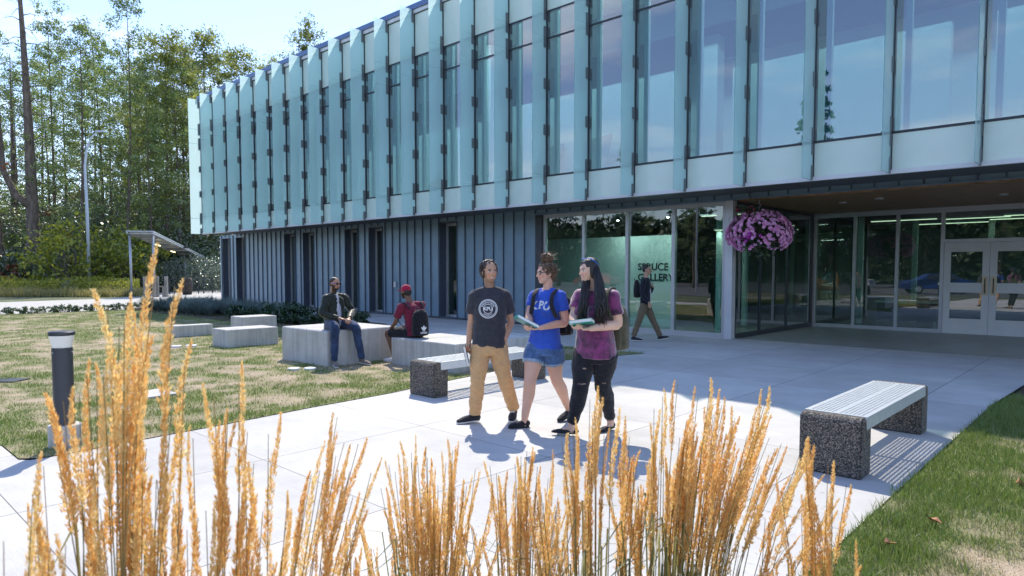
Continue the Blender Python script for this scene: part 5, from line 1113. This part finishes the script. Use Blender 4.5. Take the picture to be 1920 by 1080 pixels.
b.fuse('body', M_skin, pW, .0062, 3, color=facecol(J['hd'],F,U,S_,(.70,.41,.30),.98,lip=(.55,.12,.12),smile=1))
s = Solid(); hp = (J['ha']+J['hb'])/2
s.rings([(hp+V3(0,0,-.035),.182,.137,th,2.3),(hp+V3(0,0,.03),.178,.132,th,2.3),(mid(hp,J['nk'],.30),.152,.112,th,2.3),(mid(hp,J['nk'],.45),.152,.115,th,2.3),(mid(hp,J['nk'],.66),.168,.125,th,2.3),(mid(hp,J['nk'],.82),.160,.105,th,2.3),(mid(hp,J['nk'],.93),.11,.078,th,2.2),(J['nk']+V3(0,.01,-.025),.066,.06,th,2)])
Ft = Vector((-math.sin(th),-math.cos(th),0)); St = Vector((math.cos(th),-math.sin(th),0)); c_ = mid(hp,J['nk'],.62)
for q in (-1,1): s.ell(c_+Ft*.085+St*q*.07,(.075,.072,.072))
for s_, e_ in (('sa','ea'),('sb','eb')): s.ell(J[s_],(.062,.062,.055)); s.limb([J[s_],mid(J[s_],J[e_],.3),mid(J[s_],J[e_],.55)],[.061,.065,.067],14,caps=False); s.limb([mid(J['nk'],J[s_],.3)+V3(0,0,-.025),J[s_]],[.05,.056],12)
sh = s.fuse('t_shirt', cloth('royal_blue_cotton',(.035,.10,.52),var=.07), pW, .008, 3, folds(.005,8,9,7))
print_on(sh, tuple(Ft), c_+Ft*.25+St*.008+V3(0,0,.04), 1, [('text','K',.112,-.078,-.004,R(8),.004),('text','P',.112,.0,.005,0,.004),('text','U',.112,.080,-.004,R(-8),.004)], M_print)
s = Solid(); s.rings([(hp+V3(0,0,-.10),.17,.135,th,2.4),(hp+V3(0,0,-.05),.180,.138,th,2.4),(hp+V3(0,0,.05),.165,.122,th,2.4)])
for h_, k_ in (('ha','ka'),('hb','kb')): s.limb([J[h_]+V3(0,0,-.03),mid(J[h_],J[k_],.25),mid(J[h_],J[k_],.50)],[.118,.118,.112],20,caps=False)
M_denim = cloth('blue_denim',(.07,.14,.30),var=.25,vs=22,bump=.3); s.fuse('denim_shorts', M_denim, pW, .008, 2, folds(.005,10,14,8))
for h_, k_ in (('ha','ka'),('hb','kb')):
    s = Solid(); s.limb([mid(J[h_],J[k_],.44),mid(J[h_],J[k_],.52)],[.116,.115],20,caps=False); s.fuse('turned_cuff', cloth('pale_denim',(.27,.36,.47),var=.2,vs=30), pW, .007, 1, folds(.003,20,20,3))
shoe(pW, J['aa'], J['ta'], M_canvas, M_canvas, .040, .07, low=False); shoe(pW, J['ab'], J['tb'], M_canvas, M_canvas, .040, .06)
Hb2 = hairmat('curly_brown_hair',(.045,.022,.012),(.20,.11,.055)); s = Solid(); hd = J['hd']; ax = (S_,F,U)
for c_, r_ in (((0,-.022,.048),(.085,.092,.078)),((0,-.060,.0),(.074,.055,.075)),((.055,-.03,.02),(.034,.062,.05)),((-.055,-.03,.02),(.034,.062,.05)),((0,-.065,-.055),(.045,.03,.04)),((0,-.02,.150),(.056,.056,.045))): s.ell(hd+S_*c_[0]+F*c_[1]+U*c_[2], r_, ax)
s.fuse('hair', Hb2, pW, .007, 1, folds(.014,32,32,5)); bun = hd-F*.02+U*.152; strand_curls(bun,(.060,.060,.046),80,Hb2,pW,'bun_curls',5,.006,.05); strand_curls(hd-F*.03+U*.03,(.086,.094,.082),90,Hb2,pW,'hair_curls',6,.005,.04)
wisps(bun,(.06,.06,.05),90,Hb2,pW,7,.07); wisps(hd-F*.05-U*.03,(.08,.06,.08),70,Hb2,pW,8,.06)
def glasses(par, hd, F, U, S_, m, lens=None, r=(.023,.016), thick=.0028, arm=None, z=.002, fr=.088):
    g = MB(); l_ = MB()
    for q in (-1,1):
        c = hd+F*fr+U*z+S_*q*.031; n = 14; P = [c+S_*math.cos(6.283*i/n)*r[0]+U*math.sin(6.283*i/n)*r[1]-F*abs(math.cos(6.283*i/n)*q+.3)*.004 for i in range(n)]; g.tube(P+[P[0],P[1]],thick,6,cap=False)
        if lens: l_.add(P,[tuple(range(n))])
    g.tube([hd+F*(fr+.006)+U*(z+.004)-S_*.009,hd+F*(fr+.006)+U*(z+.004)+S_*.009],thick,6)
    o = g.build('glasses', m, par, smooth=True)
    if lens: l_.build('lenses', lens, o)
    a = MB()
    for q in (-1,1): a.tube([hd+F*(fr-.006)+U*(z+.006)+S_*q*.055,hd+F*.03+U*(z+.006)+S_*q*.078,hd-F*.02+U*(z+.004)+S_*q*.081],thick*1.1,6)
    a.build('temples', arm or m, o)
glasses(pW, hd, F, U, S_, M_dark, glassmat('spectacle_lens',(.9,.9,.9),.05))
bs_ = wl(oW,(-.165,-.27,1.13)); t = book('book', bs_, (R(-12),R(28),YAW+R(8)), (.24,.17,.032), mat('book_teal',(.02,.22,.22),.3), 'thick white paged book with a teal and black cover held by the woman in blue', page=(.82,.82,.84))
MB().box(.03,.122,-.087,.087,.0165,.0172).build('dark_cover_band', mat('cover_dark',(.02,.03,.035),.3), t)
b1 = backpack('backpack', wl(oW,(.215,.19,1.17)), YAW+R(180)-th+R(10), cloth('black_nylon',(.012,.012,.016)), M_canvas, .27, .44, .15, 'black backpack on the back of the woman in blue', straps=[[wl(oW,p) for p in ((.24,.06,1.36),(.185,-.02,1.455),(.115,-.125,1.41),(.095,-.190,1.30),(.145,-.18,1.17))],[wl(oW,p) for p in ((.05,.16,1.40),(-.02,.08,1.455),(-.075,-.025,1.41),(-.095,-.085,1.30),(-.11,-.06,1.2))]])
# ---- 3 woman in purple
oP = (-3.988,5.402); pP = person(oP, 'woman with long black hair in a purple velvet top and ripped black jeans')
J = {'hd':(-.012,0,1.652),'nk':(.036,.03,1.485),'sa':(-.080,.10,1.405),'sb':(.215,-.10,1.405),'ea':(-.150,.02,1.19),'eb':(.265,-.08,1.125),'wa':(-.165,-.17,1.105),'wb':(-.02,-.27,1.095),'ha':(-.034,.06,.86),'hb':(.158,-.06,.86),'ka':(-.095,-.10,.52),'kb':(.135,.0,.51),'aa':(-.175,-.05,.105),'ab':(.245,.19,.105),'ta':(-.42,.0,.045),'tb':(.12,.07,.02)}
J = {k: Vector(v) for k, v in J.items()}; fP = (-.88,-.46,-.06); th = R(40)
b = Solid(); F, U, S_ = add_head(b, J['hd'], fP, J['nk'], 1.0, nr=.050); body_core(b, J['nk'], (J['ha'],J['hb']), th, 1.1, 1.1)
for s_, e_, w_ in (('sa','ea','wa'),('sb','eb','wb')): b.limb([J[s_],mid(J[s_],J[e_],.5),J[e_],mid(J[e_],J[w_],.35),J[w_]],[.058,.058,.052,.050,.029],14)
for h_, k_, a_ in (('ha','ka','aa'),('hb','kb','ab')): b.limb([J[h_]+V3(0,0,-.03),mid(J[h_],J[k_],.45),J[k_],mid(J[k_],J[a_],.35)+V3(.01,.02,0),mid(J[k_],J[a_],.8),J[a_],J[a_]+V3(0,0,-.045)],[.07,.08,.05,.05,.04,.040,.036],14)
for a_, t_ in (('aa','ta'),('ab','tb')): d = (J[t_]-J[a_]); d.z = 0; d.normalize(); b.limb([J[a_]+V3(0,0,-.05),Vector((J[a_].x,J[a_].y,J[t_].z+.03))+d*.04,Vector((J[a_].x,J[a_].y,J[t_].z+.012))+d*.10],[.034,.026,.020],12,flat=[1,.8,.5])
add_hand(b, J['wa'], (.2,-.8,-.1), (.2,.2,1), (-1,-.3,.4), .95, .5); add_hand(b, J['wb'], (-1,-.10,-.05), (0,-.1,1), (-.2,.9,.5), .95, .5)
b.fuse('body', M_skin, pP, .0062, 3, color=facecol(J['hd'],F,U,S_,(.72,.46,.34),1.0,lip=(.6,.15,.16),smile=1))
s = Solid(); hp = (J['ha']+J['hb'])/2
s.rings([(hp+V3(0,0,-.075),.215,.170,th,2.3),(hp+V3(0,0,.03),.205,.160,th,2.3),(mid(hp,J['nk'],.30),.185,.145,th,2.3),(mid(hp,J['nk'],.50),.182,.140,th,2.3),(mid(hp,J['nk'],.68),.190,.138,th,2.3),(mid(hp,J['nk'],.84),.172,.115,th,2.3),(mid(hp,J['nk'],.94),.115,.08,th,2.2),(J['nk']+V3(0,.01,-.02),.068,.06,th,2)])
Ft = Vector((-math.sin(th),-math.cos(th),0)); St = Vector((math.cos(th),-math.sin(th),0)); c_ = mid(hp,J['nk'],.60)
for q in (-1,1): s.ell(c_+Ft*.09+St*q*.075,(.085,.085,.085))
for s_, e_ in (('sa','ea'),('sb','eb')): s.ell(J[s_],(.068,.068,.06)); s.limb([J[s_],mid(J[s_],J[e_],.35),mid(J[s_],J[e_],.66)],[.068,.076,.082],14,caps=False); s.limb([mid(J['nk'],J[s_],.3)+V3(0,0,-.025),J[s_]],[.052,.06],12)
s.fuse('velvet_top', cloth('purple_velvet',(.24,.035,.15),col2=(.035,.006,.03),vs=9,rough=.6,ramp=(.38,.60),sheen=.8), pP, .008, 3, folds(.007,6,8,9))
s = Solid(); s.rings([(hp+V3(0,0,-.13),.17,.14,th,2.4),(hp+V3(0,0,-.05),.188,.15,th,2.4),(hp+V3(0,0,.03),.185,.14,th,2.4)])
for h_, k_, a_ in (('ha','ka','aa'),('hb','kb','ab')): s.limb([J[h_]+V3(0,0,-.03),mid(J[h_],J[k_],.45),J[k_],mid(J[k_],J[a_],.35)+V3(.01,.02,0),mid(J[k_],J[a_],.8),J[a_]+V3(0,0,.035)],[.122,.116,.080,.080,.058,.052],18,caps=False)
jn = s.fuse('ripped_jeans', cloth('black_denim',(.016,.016,.02),var=.3), pP, .0075, 3, folds(.006,9,16,10))
M_rip = mat('torn_knee', (.42,.29,.22), .8, col2=(.04,.04,.04), vs=60)
for h_, k_, u_, w_, hh in (('ha','ka',.93,.050,.009),('ha','ka',.50,.026,.008),('hb','kb',.92,.026,.008)):
    c0 = mid(J[h_],J[k_],u_); n = 12; o = MB().add([c0+V3(math.cos(6.28*i/n)*w_*.8,-.3,math.sin(6.28*i/n)*hh) for i in range(n)]+[c0+V3(0,-.3,0)],[(n,i,(i+1)%n) for i in range(n)]).build('tear', M_rip, pP); project(o, jn, (0,1,0), .002)
shoe(pP, J['aa'], J['ta'], M_canvas, M_canvas, .041, .05, low=True); shoe(pP, J['ab'], J['tb'], M_canvas, M_canvas, .041, .05, low=True)
Hb3 = hairmat('long_black_hair',(.004,.003,.003),(.022,.015,.013)); s = Solid(); hd = J['hd']; ax = (S_,F,U)
for c_, r_ in (((0,-.020,.046),(.086,.096,.082)),((0,-.055,-.02),(.082,.062,.095)),((.070,-.022,-.01),(.026,.055,.085)),((-.070,-.022,-.01),(.026,.055,.075))): s.ell(hd+S_*c_[0]+F*c_[1]+U*c_[2], r_, ax)
s.fuse('hair', Hb3, pP, .007, 2, folds(.003,30,8,5))
rr = random.Random(4); mb = MB()
for i in range(230):      # long locks: some fall over the near shoulder and chest, the rest down the back
    a = rr.random(); q = R(100+150*a); p0 = hd+S_*math.cos(q)*-.0+U*(.05*rr.random()+.03); sd_ = rr.uniform(-1,1); p0 = hd+S_*(.070*(.6+.4*rr.random()))*(1 if rr.random() < .62 else -1)-F*rr.uniform(0,.07)+U*rr.uniform(-.02,.07); side = (p0-hd).dot(S_) > 0
    if side and rr.random() < .72: e = Vector((rr.uniform(.0,.15),rr.uniform(-.25,-.20),rr.uniform(1.10,1.24))); k_ = Vector((rr.uniform(.03,.14),rr.uniform(-.20,-.14),1.39))
    elif side: e = Vector((rr.uniform(.08,.20),rr.uniform(.12,.2),rr.uniform(1.18,1.3))); k_ = Vector((rr.uniform(.08,.16),rr.uniform(.10,.16),1.42))
    else: e = Vector((rr.uniform(-.14,-.04),rr.uniform(-.20,-.14),rr.uniform(1.12,1.26))); k_ = Vector((rr.uniform(-.10,-.03),rr.uniform(-.13,-.08),1.40))
    m_ = k_.lerp(e,.55)+Vector((rr.gauss(0,.012),rr.gauss(0,.01)-.02,0)); mb.tube([p0,p0.lerp(k_,.5)+V3(.01,0,.02) if side else p0.lerp(k_,.5),k_,m_,e],[.009,.011,.010,.008,.0015],5)
mb.build('long_locks', Hb3, pP, smooth=True); wisps(hd,(.09,.1,.09),50,Hb3,pP,9,.05)
g = MB(); 
for q in (-1,1): c = hd+U*.118+F*.025+S_*q*.036; g.tube([c+S_*math.cos(6.283*i/12)*.026+F*math.sin(6.283*i/12)*.02 for i in range(14)],.0032,6,cap=False); g.tube([c+S_*q*.026,c+S_*q*.045-F*.05-U*.03,c+S_*q*.045-F*.09-U*.07],.004,6)
g.build('blue_sunglasses', mat('blue_plastic',(.03,.25,.75),.25), pP, smooth=True)
MB().tube([J['eb'].lerp(J['wb'],.22)+V3(0,math.sin(a)*.056,math.cos(a)*.056) for a in np.linspace(0,6.28,14)],.003,5).build('bracelet', mat('bracelet_pink',(.5,.15,.2),.6,col2=(.8,.8,.8),vs=90), pP)
t = book('book', wl(oP,(-.105,-.285,1.155)), (R(-14),R(-8),YAW+R(-18)), (.22,.15,.035), mat('book_green',(.02,.35,.25),.3), 'white paged book with a green cover held by the woman in purple')
M_olive = cloth('olive_canvas',(.085,.080,.05),var=.25,vs=8)
b2 = backpack('backpack', wl(oP,(.275,.19,1.07)), YAW+R(180)-th+R(12), M_olive, cloth('olive_webbing',(.05,.048,.03)), .30, .48, .19, 'olive green backpack on the back of the woman in purple', straps=[[wl(oP,p) for p in ((.27,.08,1.33),(.235,-.0,1.47),(.165,-.12,1.455),(.135,-.20,1.33),(.19,-.20,1.17))]])
# ---- 4 walker by the gallery
oK = (-8.350,13.547); pK = person(oK, 'man in a dark jacket and khaki trousers walking past the storefront glass')
J = {'hd':(-.011,0,1.665),'nk':(-.030,0,1.50),'sa':(-.115,-.14,1.41),'sb':(.035,.14,1.41),'ea':(-.16,-.20,1.13),'eb':(.09,.20,1.14),'wa':(.0,-.24,.90),'wb':(.14,.04,1.27),'ha':(-.07,-.08,.87),'hb':(-.02,.08,.87),'ka':(-.20,-.08,.49),'kb':(.15,.08,.50),'aa':(-.32,-.08,.11),'ab':(.33,.08,.10),'ta':(-.17,-.10,.03),'tb':(.57,.06,.06)}
J = {k: Vector(v) for k, v in J.items()}; fK = (.93,-.36,0); th = R(-75)
b = Solid(); F, U, S_ = add_head(b, J['hd'], fK, J['nk'], 1.0); body_core(b, J['nk'], (J['ha'],J['hb']), th)
for s_, e_, w_ in (('sa','ea','wa'),('sb','eb','wb')): b.limb([J[s_],J[e_],J[w_]],[.045,.036,.026],12)
for h_, k_, a_ in (('ha','ka','aa'),('hb','kb','ab')): b.limb([J[h_],mid(J[h_],J[k_],.5),J[k_],mid(J[k_],J[a_],.5),J[a_]],[.055,.055,.040,.035,.030])
add_hand(b, J['wa'], (.1,0,-1), (.2,1,0), (1,0,0), .95, .4); add_hand(b, J['wb'], (-.3,-.3,.8), (-1,0,0), (0,-1,0), .95, .9)
b.fuse('body', M_skin, pK, .0085, 2, color=facecol(J['hd'],F,U,S_,(.45,.27,.18)))
s = Solid(); hp = (J['ha']+J['hb'])/2; Ft = Vector((-math.sin(th),-math.cos(th),0))
s.rings([(hp+V3(0,0,-.02),.165,.115,th,2.4),(mid(hp,J['nk'],.4),.160,.112,th,2.4),(mid(hp,J['nk'],.7),.175,.112,th,2.4),(mid(hp,J['nk'],.85),.16,.10,th,2.4),(J['nk']+V3(0,0,-.02),.075,.07,th,2)])
for s_, e_, w_ in (('sa','ea','wa'),('sb','eb','wb')): s.limb([J[s_],J[e_],mid(J[e_],J[w_],.9)],[.062,.052,.042],12,caps=False); s.ell(J[s_],(.064,.064,.06))
s.fuse('dark_jacket', cloth('navy_jacket',(.012,.014,.024)), pK, .010, 3, folds(.008,7,9,11))
s = Solid(); s.rings([(hp+Ft*.055+V3(0,0,-.0),.075,.068,th,2.2),(mid(hp,J['nk'],.5)+Ft*.058,.07,.068,th,2.2),(mid(hp,J['nk'],.93)+Ft*.03,.05,.05,th,2)]); s.fuse('white_shirt', cloth('white_cotton',(.6,.62,.68)), pK, .009, 2)
s = Solid(); s.rings([(hp+V3(0,0,-.10),.14,.11,th,2.4),(hp+V3(0,0,.02),.155,.112,th,2.4)])
for h_, k_, a_ in (('ha','ka','aa'),('hb','kb','ab')): s.limb([J[h_],mid(J[h_],J[k_],.5),J[k_],J[a_]+V3(0,0,.02)],[.10,.092,.075,.058],16,caps=False)
s.fuse('khaki_trousers', cloth('khaki',(.15,.115,.07)), pK, .010, 3, folds(.008,8,14,12))
shoe(pK, J['aa'], J['ta'], M_canvas, M_rubber, .045, .08); shoe(pK, J['ab'], J['tb'], M_canvas, M_rubber, .045, .08, toez=.03)
s = Solid(); hd = J['hd']; ax = (S_,F,U); [s.ell(hd+S_*c_[0]+F*c_[1]+U*c_[2], r_, ax) for c_, r_ in (((0,-.022,.050),(.082,.090,.074)),((0,-.055,.0),(.076,.05,.06)))]
s.fuse('hair', Hb3, pK, .009, 1, folds(.004,30,30,5)); glasses(pK, hd, F, U, S_, M_dark)
backpack('backpack', wl(oK,(-.24,.02,1.22)), YAW+R(180)-th, cloth('black_nylon_small',(.012,.012,.014)), M_canvas, .27, .42, .14, 'black backpack on the man walking past the storefront')
# ---- 5 seated man in the dark jacket (built in world directions, faces +X)
def seated(o, label): return empty('person', (o[0],o[1],0), 0, label, 'person')
oS = (-10.35,6.55); pS = seated(oS, 'bearded man in a dark jacket and purple sunglasses sitting on the tall block')
W_ = lambda x, y, z: Vector((x-oS[0], y-oS[1], z))
J = {'hd':W_(-10.37,6.52,1.415),'nk':W_(-10.42,6.52,1.245),'sa':W_(-10.33,6.32,1.17),'sb':W_(-10.45,6.76,1.17),'ea':W_(-10.25,6.20,.90),'eb':W_(-10.36,6.86,.91),'wa':W_(-10.07,6.42,.82),'wb':W_(-10.03,6.58,.81),'ha':W_(-10.36,6.40,.70),'hb':W_(-10.42,6.66,.70),'ka':W_(-9.99,6.27,.675),'kb':W_(-9.90,6.62,.665),'aa':W_(-9.98,6.25,.11),'ab':W_(-9.86,6.72,.12),'ta':W_(-9.80,6.18,.03),'tb':W_(-9.60,6.78,.03)}
fS = (1,.28,-.03); th = math.atan2(-1,-.12)
b = Solid(); F, U, S_ = add_head(b, J['hd'], fS, J['nk'], 1.0); body_core(b, J['nk'], (J['ha'],J['hb']), th)
for s_, e_, w_ in (('sa','ea','wa'),('sb','eb','wb')): b.limb([J[s_],J[e_],J[w_]],[.045,.036,.026],12)
for h_, k_, a_ in (('ha','ka','aa'),('hb','kb','ab')): b.limb([J[h_],mid(J[h_],J[k_],.5),J[k_],mid(J[k_],J[a_],.5),J[a_]],[.055,.055,.040,.035,.030])
add_hand(b, J['wa'], (.7,.7,-.2), (.3,0,-1), (.3,.5,1), 1, .5); add_hand(b, J['wb'], (.8,-.5,-.35), (.3,-.5,-1), (0,-.5,1), 1, .6)
b.fuse('body', M_skin, pS, .0066, 3, color=facecol(J['hd'],F,U,S_,(.46,.255,.165),beard=(.022,.014,.01)))
s = Solid(); hp = (J['ha']+J['hb'])/2; Ft = Vector((-math.sin(th),-math.cos(th),0)); St = Vector((math.cos(th),-math.sin(th),0))
s.rings([(hp+V3(0,0,-.085),.19,.15,th,2.5),(hp+V3(0,0,.02),.190,.145,th,2.5),(mid(hp,J['nk'],.4),.180,.125,th,2.4),(mid(hp,J['nk'],.68),.195,.125,th,2.4),(mid(hp,J['nk'],.84),.175,.11,th,2.4),(J['nk']+V3(0,0,-.03),.078,.072,th,2)])
for s_, e_, w_ in (('sa','ea','wa'),('sb','eb','wb')): s.ell(J[s_],(.070,.070,.064)); s.limb([J[s_],mid(J[s_],J[e_],.5),J[e_],mid(J[e_],J[w_],.92)],[.070,.066,.060,.042],14,caps=False); s.limb([mid(J['nk'],J[s_],.3)+V3(0,0,-.03),J[s_]],[.058,.062],12)
s.fuse('bomber_jacket', cloth('dark_green_nylon',(.018,.024,.016),rough=.45,bump=.15), pS, .009, 3, folds(.010,7,9,13))
s = Solid(); s.rings([(hp+Ft*.075+V3(0,0,-.02),.062,.082,th,2.2),(mid(hp,J['nk'],.5)+Ft*.070,.070,.072,th,2.2),(mid(hp,J['nk'],.80)+Ft*.06,.06,.062,th,2.2),(mid(hp,J['nk'],.97)+Ft*.01,.062,.062,th,2)]); s.fuse('grey_t_shirt', cloth('light_grey_cotton',(.45,.45,.52)), pS, .008, 2, folds(.004,12,9,2))
s = Solid(); s.rings([(hp+V3(0,0,-.085),.18,.14,th,2.5),(hp+V3(0,0,.03),.165,.12,th,2.4)])
for h_, k_, a_ in (('ha','ka','aa'),('hb','kb','ab')): s.limb([J[h_],mid(J[h_],J[k_],.5)+V3(0,0,.012),J[k_],mid(J[k_],J[a_],.4),J[a_]+V3(0,0,.0)],[.10,.094,.080,.068,.055],16,caps=False)
s.fuse('blue_jeans', cloth('indigo_denim',(.030,.052,.115),var=.35,vs=7), pS, .009, 3, folds(.008,8,12,14))
M_taupe = cloth('taupe_suede',(.20,.155,.13)); shoe(pS, J['aa'], J['ta'], M_taupe, M_rubber, .046, .08); shoe(pS, J['ab'], J['tb'], M_taupe, M_rubber, .046, .08)
s = Solid(); hd = J['hd']; ax = (S_,F,U); [s.ell(hd+S_*c_[0]+F*c_[1]+U*c_[2], r_, ax) for c_, r_ in (((0,-.020,.046),(.080,.090,.076)),((0,-.05,.0),(.074,.05,.06)))]
s.fuse('hair', hairmat('short_black_hair',(.006,.005,.005),(.025,.02,.018)), pS, .008, 1)
glasses(pS, hd, F, U, S_, M_dark, mat('dark_lens',(.01,.01,.012),.1), r=(.027,.020), thick=.004, arm=mat('purple_plastic',(.22,.07,.55),.3), z=.004, fr=.094)
# ---- 6 seated man in the red cap (faces -X)
oR = (-9.40,7.42); pR = seated(oR, 'man in a dark red T-shirt and red cap sitting on the long low block')
W_ = lambda x, y, z: Vector((x-oR[0], y-oR[1], z))
J = {'hd':W_(-9.53,7.43,1.265),'nk':W_(-9.44,7.45,1.095),'sa':W_(-9.42,7.24,1.02),'sb':W_(-9.36,7.66,1.04),'ea':W_(-9.50,7.18,.745),'eb':W_(-9.55,7.72,.77),'wa':W_(-9.73,7.25,.62),'wb':W_(-9.78,7.60,.63),'ha':W_(-9.33,7.36,.555),'hb':W_(-9.33,7.56,.555),'ka':W_(-9.83,7.26,.535),'kb':W_(-9.83,7.66,.535),'aa':W_(-9.72,7.30,.09),'ab':W_(-9.74,7.62,.09),'ta':W_(-9.97,7.20,.03),'tb':W_(-9.98,7.62,.03)}
fR = (-1,-.22,-.06); th = math.atan2(1,.05)
b = Solid(); F, U, S_ = add_head(b, J['hd'], fR, J['nk'], 1.0, up=(-.08,0,1)); body_core(b, J['nk'], (J['ha'],J['hb']), th)
for s_, e_, w_ in (('sa','ea','wa'),('sb','eb','wb')): b.limb([J[s_],mid(J[s_],J[e_],.5),J[e_],J[w_]],[.048,.045,.038,.026],12)
for h_, k_, a_ in (('ha','ka','aa'),('hb','kb','ab')): b.limb([J[h_],mid(J[h_],J[k_],.5),J[k_],mid(J[k_],J[a_],.35)+V3(.02,0,0),mid(J[k_],J[a_],.8),J[a_]],[.07,.068,.058,.056,.036,.032],14)
add_hand(b, J['wa'], (-.8,.5,-.3), (0,.3,-1), (-.2,1,.3), 1, .6); add_hand(b, J['wb'], (-.8,-.5,-.3), (0,-.3,-1), (-.2,-1,.3), 1, .6)
b.fuse('body', M_skin, pR, .0070, 3, color=facecol(J['hd'],F,U,S_,(.20,.10,.06),beard=(.008,.006,.005)))
s = Solid(); hp = (J['ha']+J['hb'])/2
s.rings([(hp+V3(.0,0,-.055),.170,.135,th,2.4),(hp+V3(0,0,.03),.172,.132,th,2.4),(mid(hp,J['nk'],.4)+V3(.035,0,0),.168,.122,th,2.4),(mid(hp,J['nk'],.7)+V3(.035,0,0),.185,.118,th,2.4),(mid(hp,J['nk'],.87)+V3(.01,0,0),.16,.10,th,2.4),(J['nk']+V3(0,0,-.015),.07,.066,th,2)])
for s_, e_ in (('sa','ea'),('sb','eb')): s.ell(J[s_],(.066,.066,.06)); s.limb([J[s_],mid(J[s_],J[e_],.4),mid(J[s_],J[e_],.72)],[.066,.068,.068],14,caps=False); s.limb([mid(J['nk'],J[s_],.3)+V3(0,0,-.03),J[s_]],[.056,.06],12)
s.fuse('t_shirt', cloth('dark_red_cotton',(.19,.018,.045)), pR, .009, 3, folds(.006,7,9,15))
s = Solid(); s.rings([(hp+V3(0,0,-.075),.165,.135,th,2.5),(hp+V3(0,0,.03),.16,.125,th,2.4)])
for h_, k_ in (('ha','ka'),('hb','kb')): s.limb([J[h_]+V3(0,0,.01),mid(J[h_],J[k_],.5)+V3(0,0,.01),mid(J[h_],J[k_],.88)],[.092,.092,.088],16,caps=False)
s.fuse('black_shorts', cloth('black_cotton',(.014,.014,.018)), pR, .009, 3, folds(.007,8,10,16))
M_wsh = cloth('white_sneaker',(.72,.73,.76)); shoe(pR, J['aa'], J['ta'], M_wsh, M_rubber, .046, .09); shoe(pR, J['ab'], J['tb'], M_wsh, M_rubber, .046, .09)
s = Solid(); hd = J['hd']; ax = (S_,F,U); [s.ell(hd+S_*c_[0]+F*c_[1]+U*c_[2], r_, ax) for c_, r_ in (((0,-.045,.0),(.082,.062,.062)),((0,-.06,-.035),(.06,.035,.04)))]
s.fuse('hair', hairmat('short_curly_black_hair',(.006,.004,.004),(.03,.02,.016)), pR, .008, 0, folds(.008,50,50,5))
M_cap = cloth('red_cap_cotton',(.36,.012,.05),var=.06); s = Solid(); s.ell(hd-F*.012+U*.052,(.086,.098,.080),ax); s.ell(hd-F*.012+U*.060,(.084,.096,.078),ax)
cp = s.fuse('cap', M_cap, pR, .007, 2)
s = Solid(); s.limb([hd+F*.055+U*.052,hd+F*.115+U*.045,hd+F*.160+U*.030],[.070,.066,.045],16,flat=[.10,.09,.10],side=S_); s.fuse('cap_brim', M_cap, cp, .005, 1)
bpR = backpack('backpack', (-9.135,7.435,.735), R(-96), cloth('black_backpack',(.010,.010,.014)), M_canvas, .31, .46, .17, 'black backpack with a white three leaf emblem worn by the man in the red cap', straps=[[(-9.26,7.32,.98),(-9.37,7.27,1.085),(-9.47,7.22,1.03),(-9.485,7.20,.90),(-9.40,7.19,.74),(-9.25,7.25,.60)],[(-9.24,7.58,.98),(-9.33,7.62,1.095),(-9.44,7.64,1.04),(-9.47,7.64,.9)]])
def petal(cx, cy, a, ln, w): return [(cx+math.cos(a)*u*ln-math.sin(a)*v*w, cy+math.sin(a)*u*ln+math.cos(a)*v*w) for u, v in ((0,-.16),(.35,-.5),(.7,-.48),(1,0),(.7,.48),(.35,.5),(0,.16))]
pk_ = [c for c in bpR.children if c.name.startswith('front_pocket')][0]
print_on(pk_, (0,1,0), (0,.2,-.11), 1, [('poly',petal(0,-.006,R(a),.082 if a == 90 else .074,.036)) for a in (90,135,45)]+[('poly',[(-.03,yy),(.03,yy),(.03,yy+.005),(-.03,yy+.005)]) for yy in (-.018,-.028)]+[('text','adidas',.055,0,-.052,0,.0012)], M_print, 'emblem')
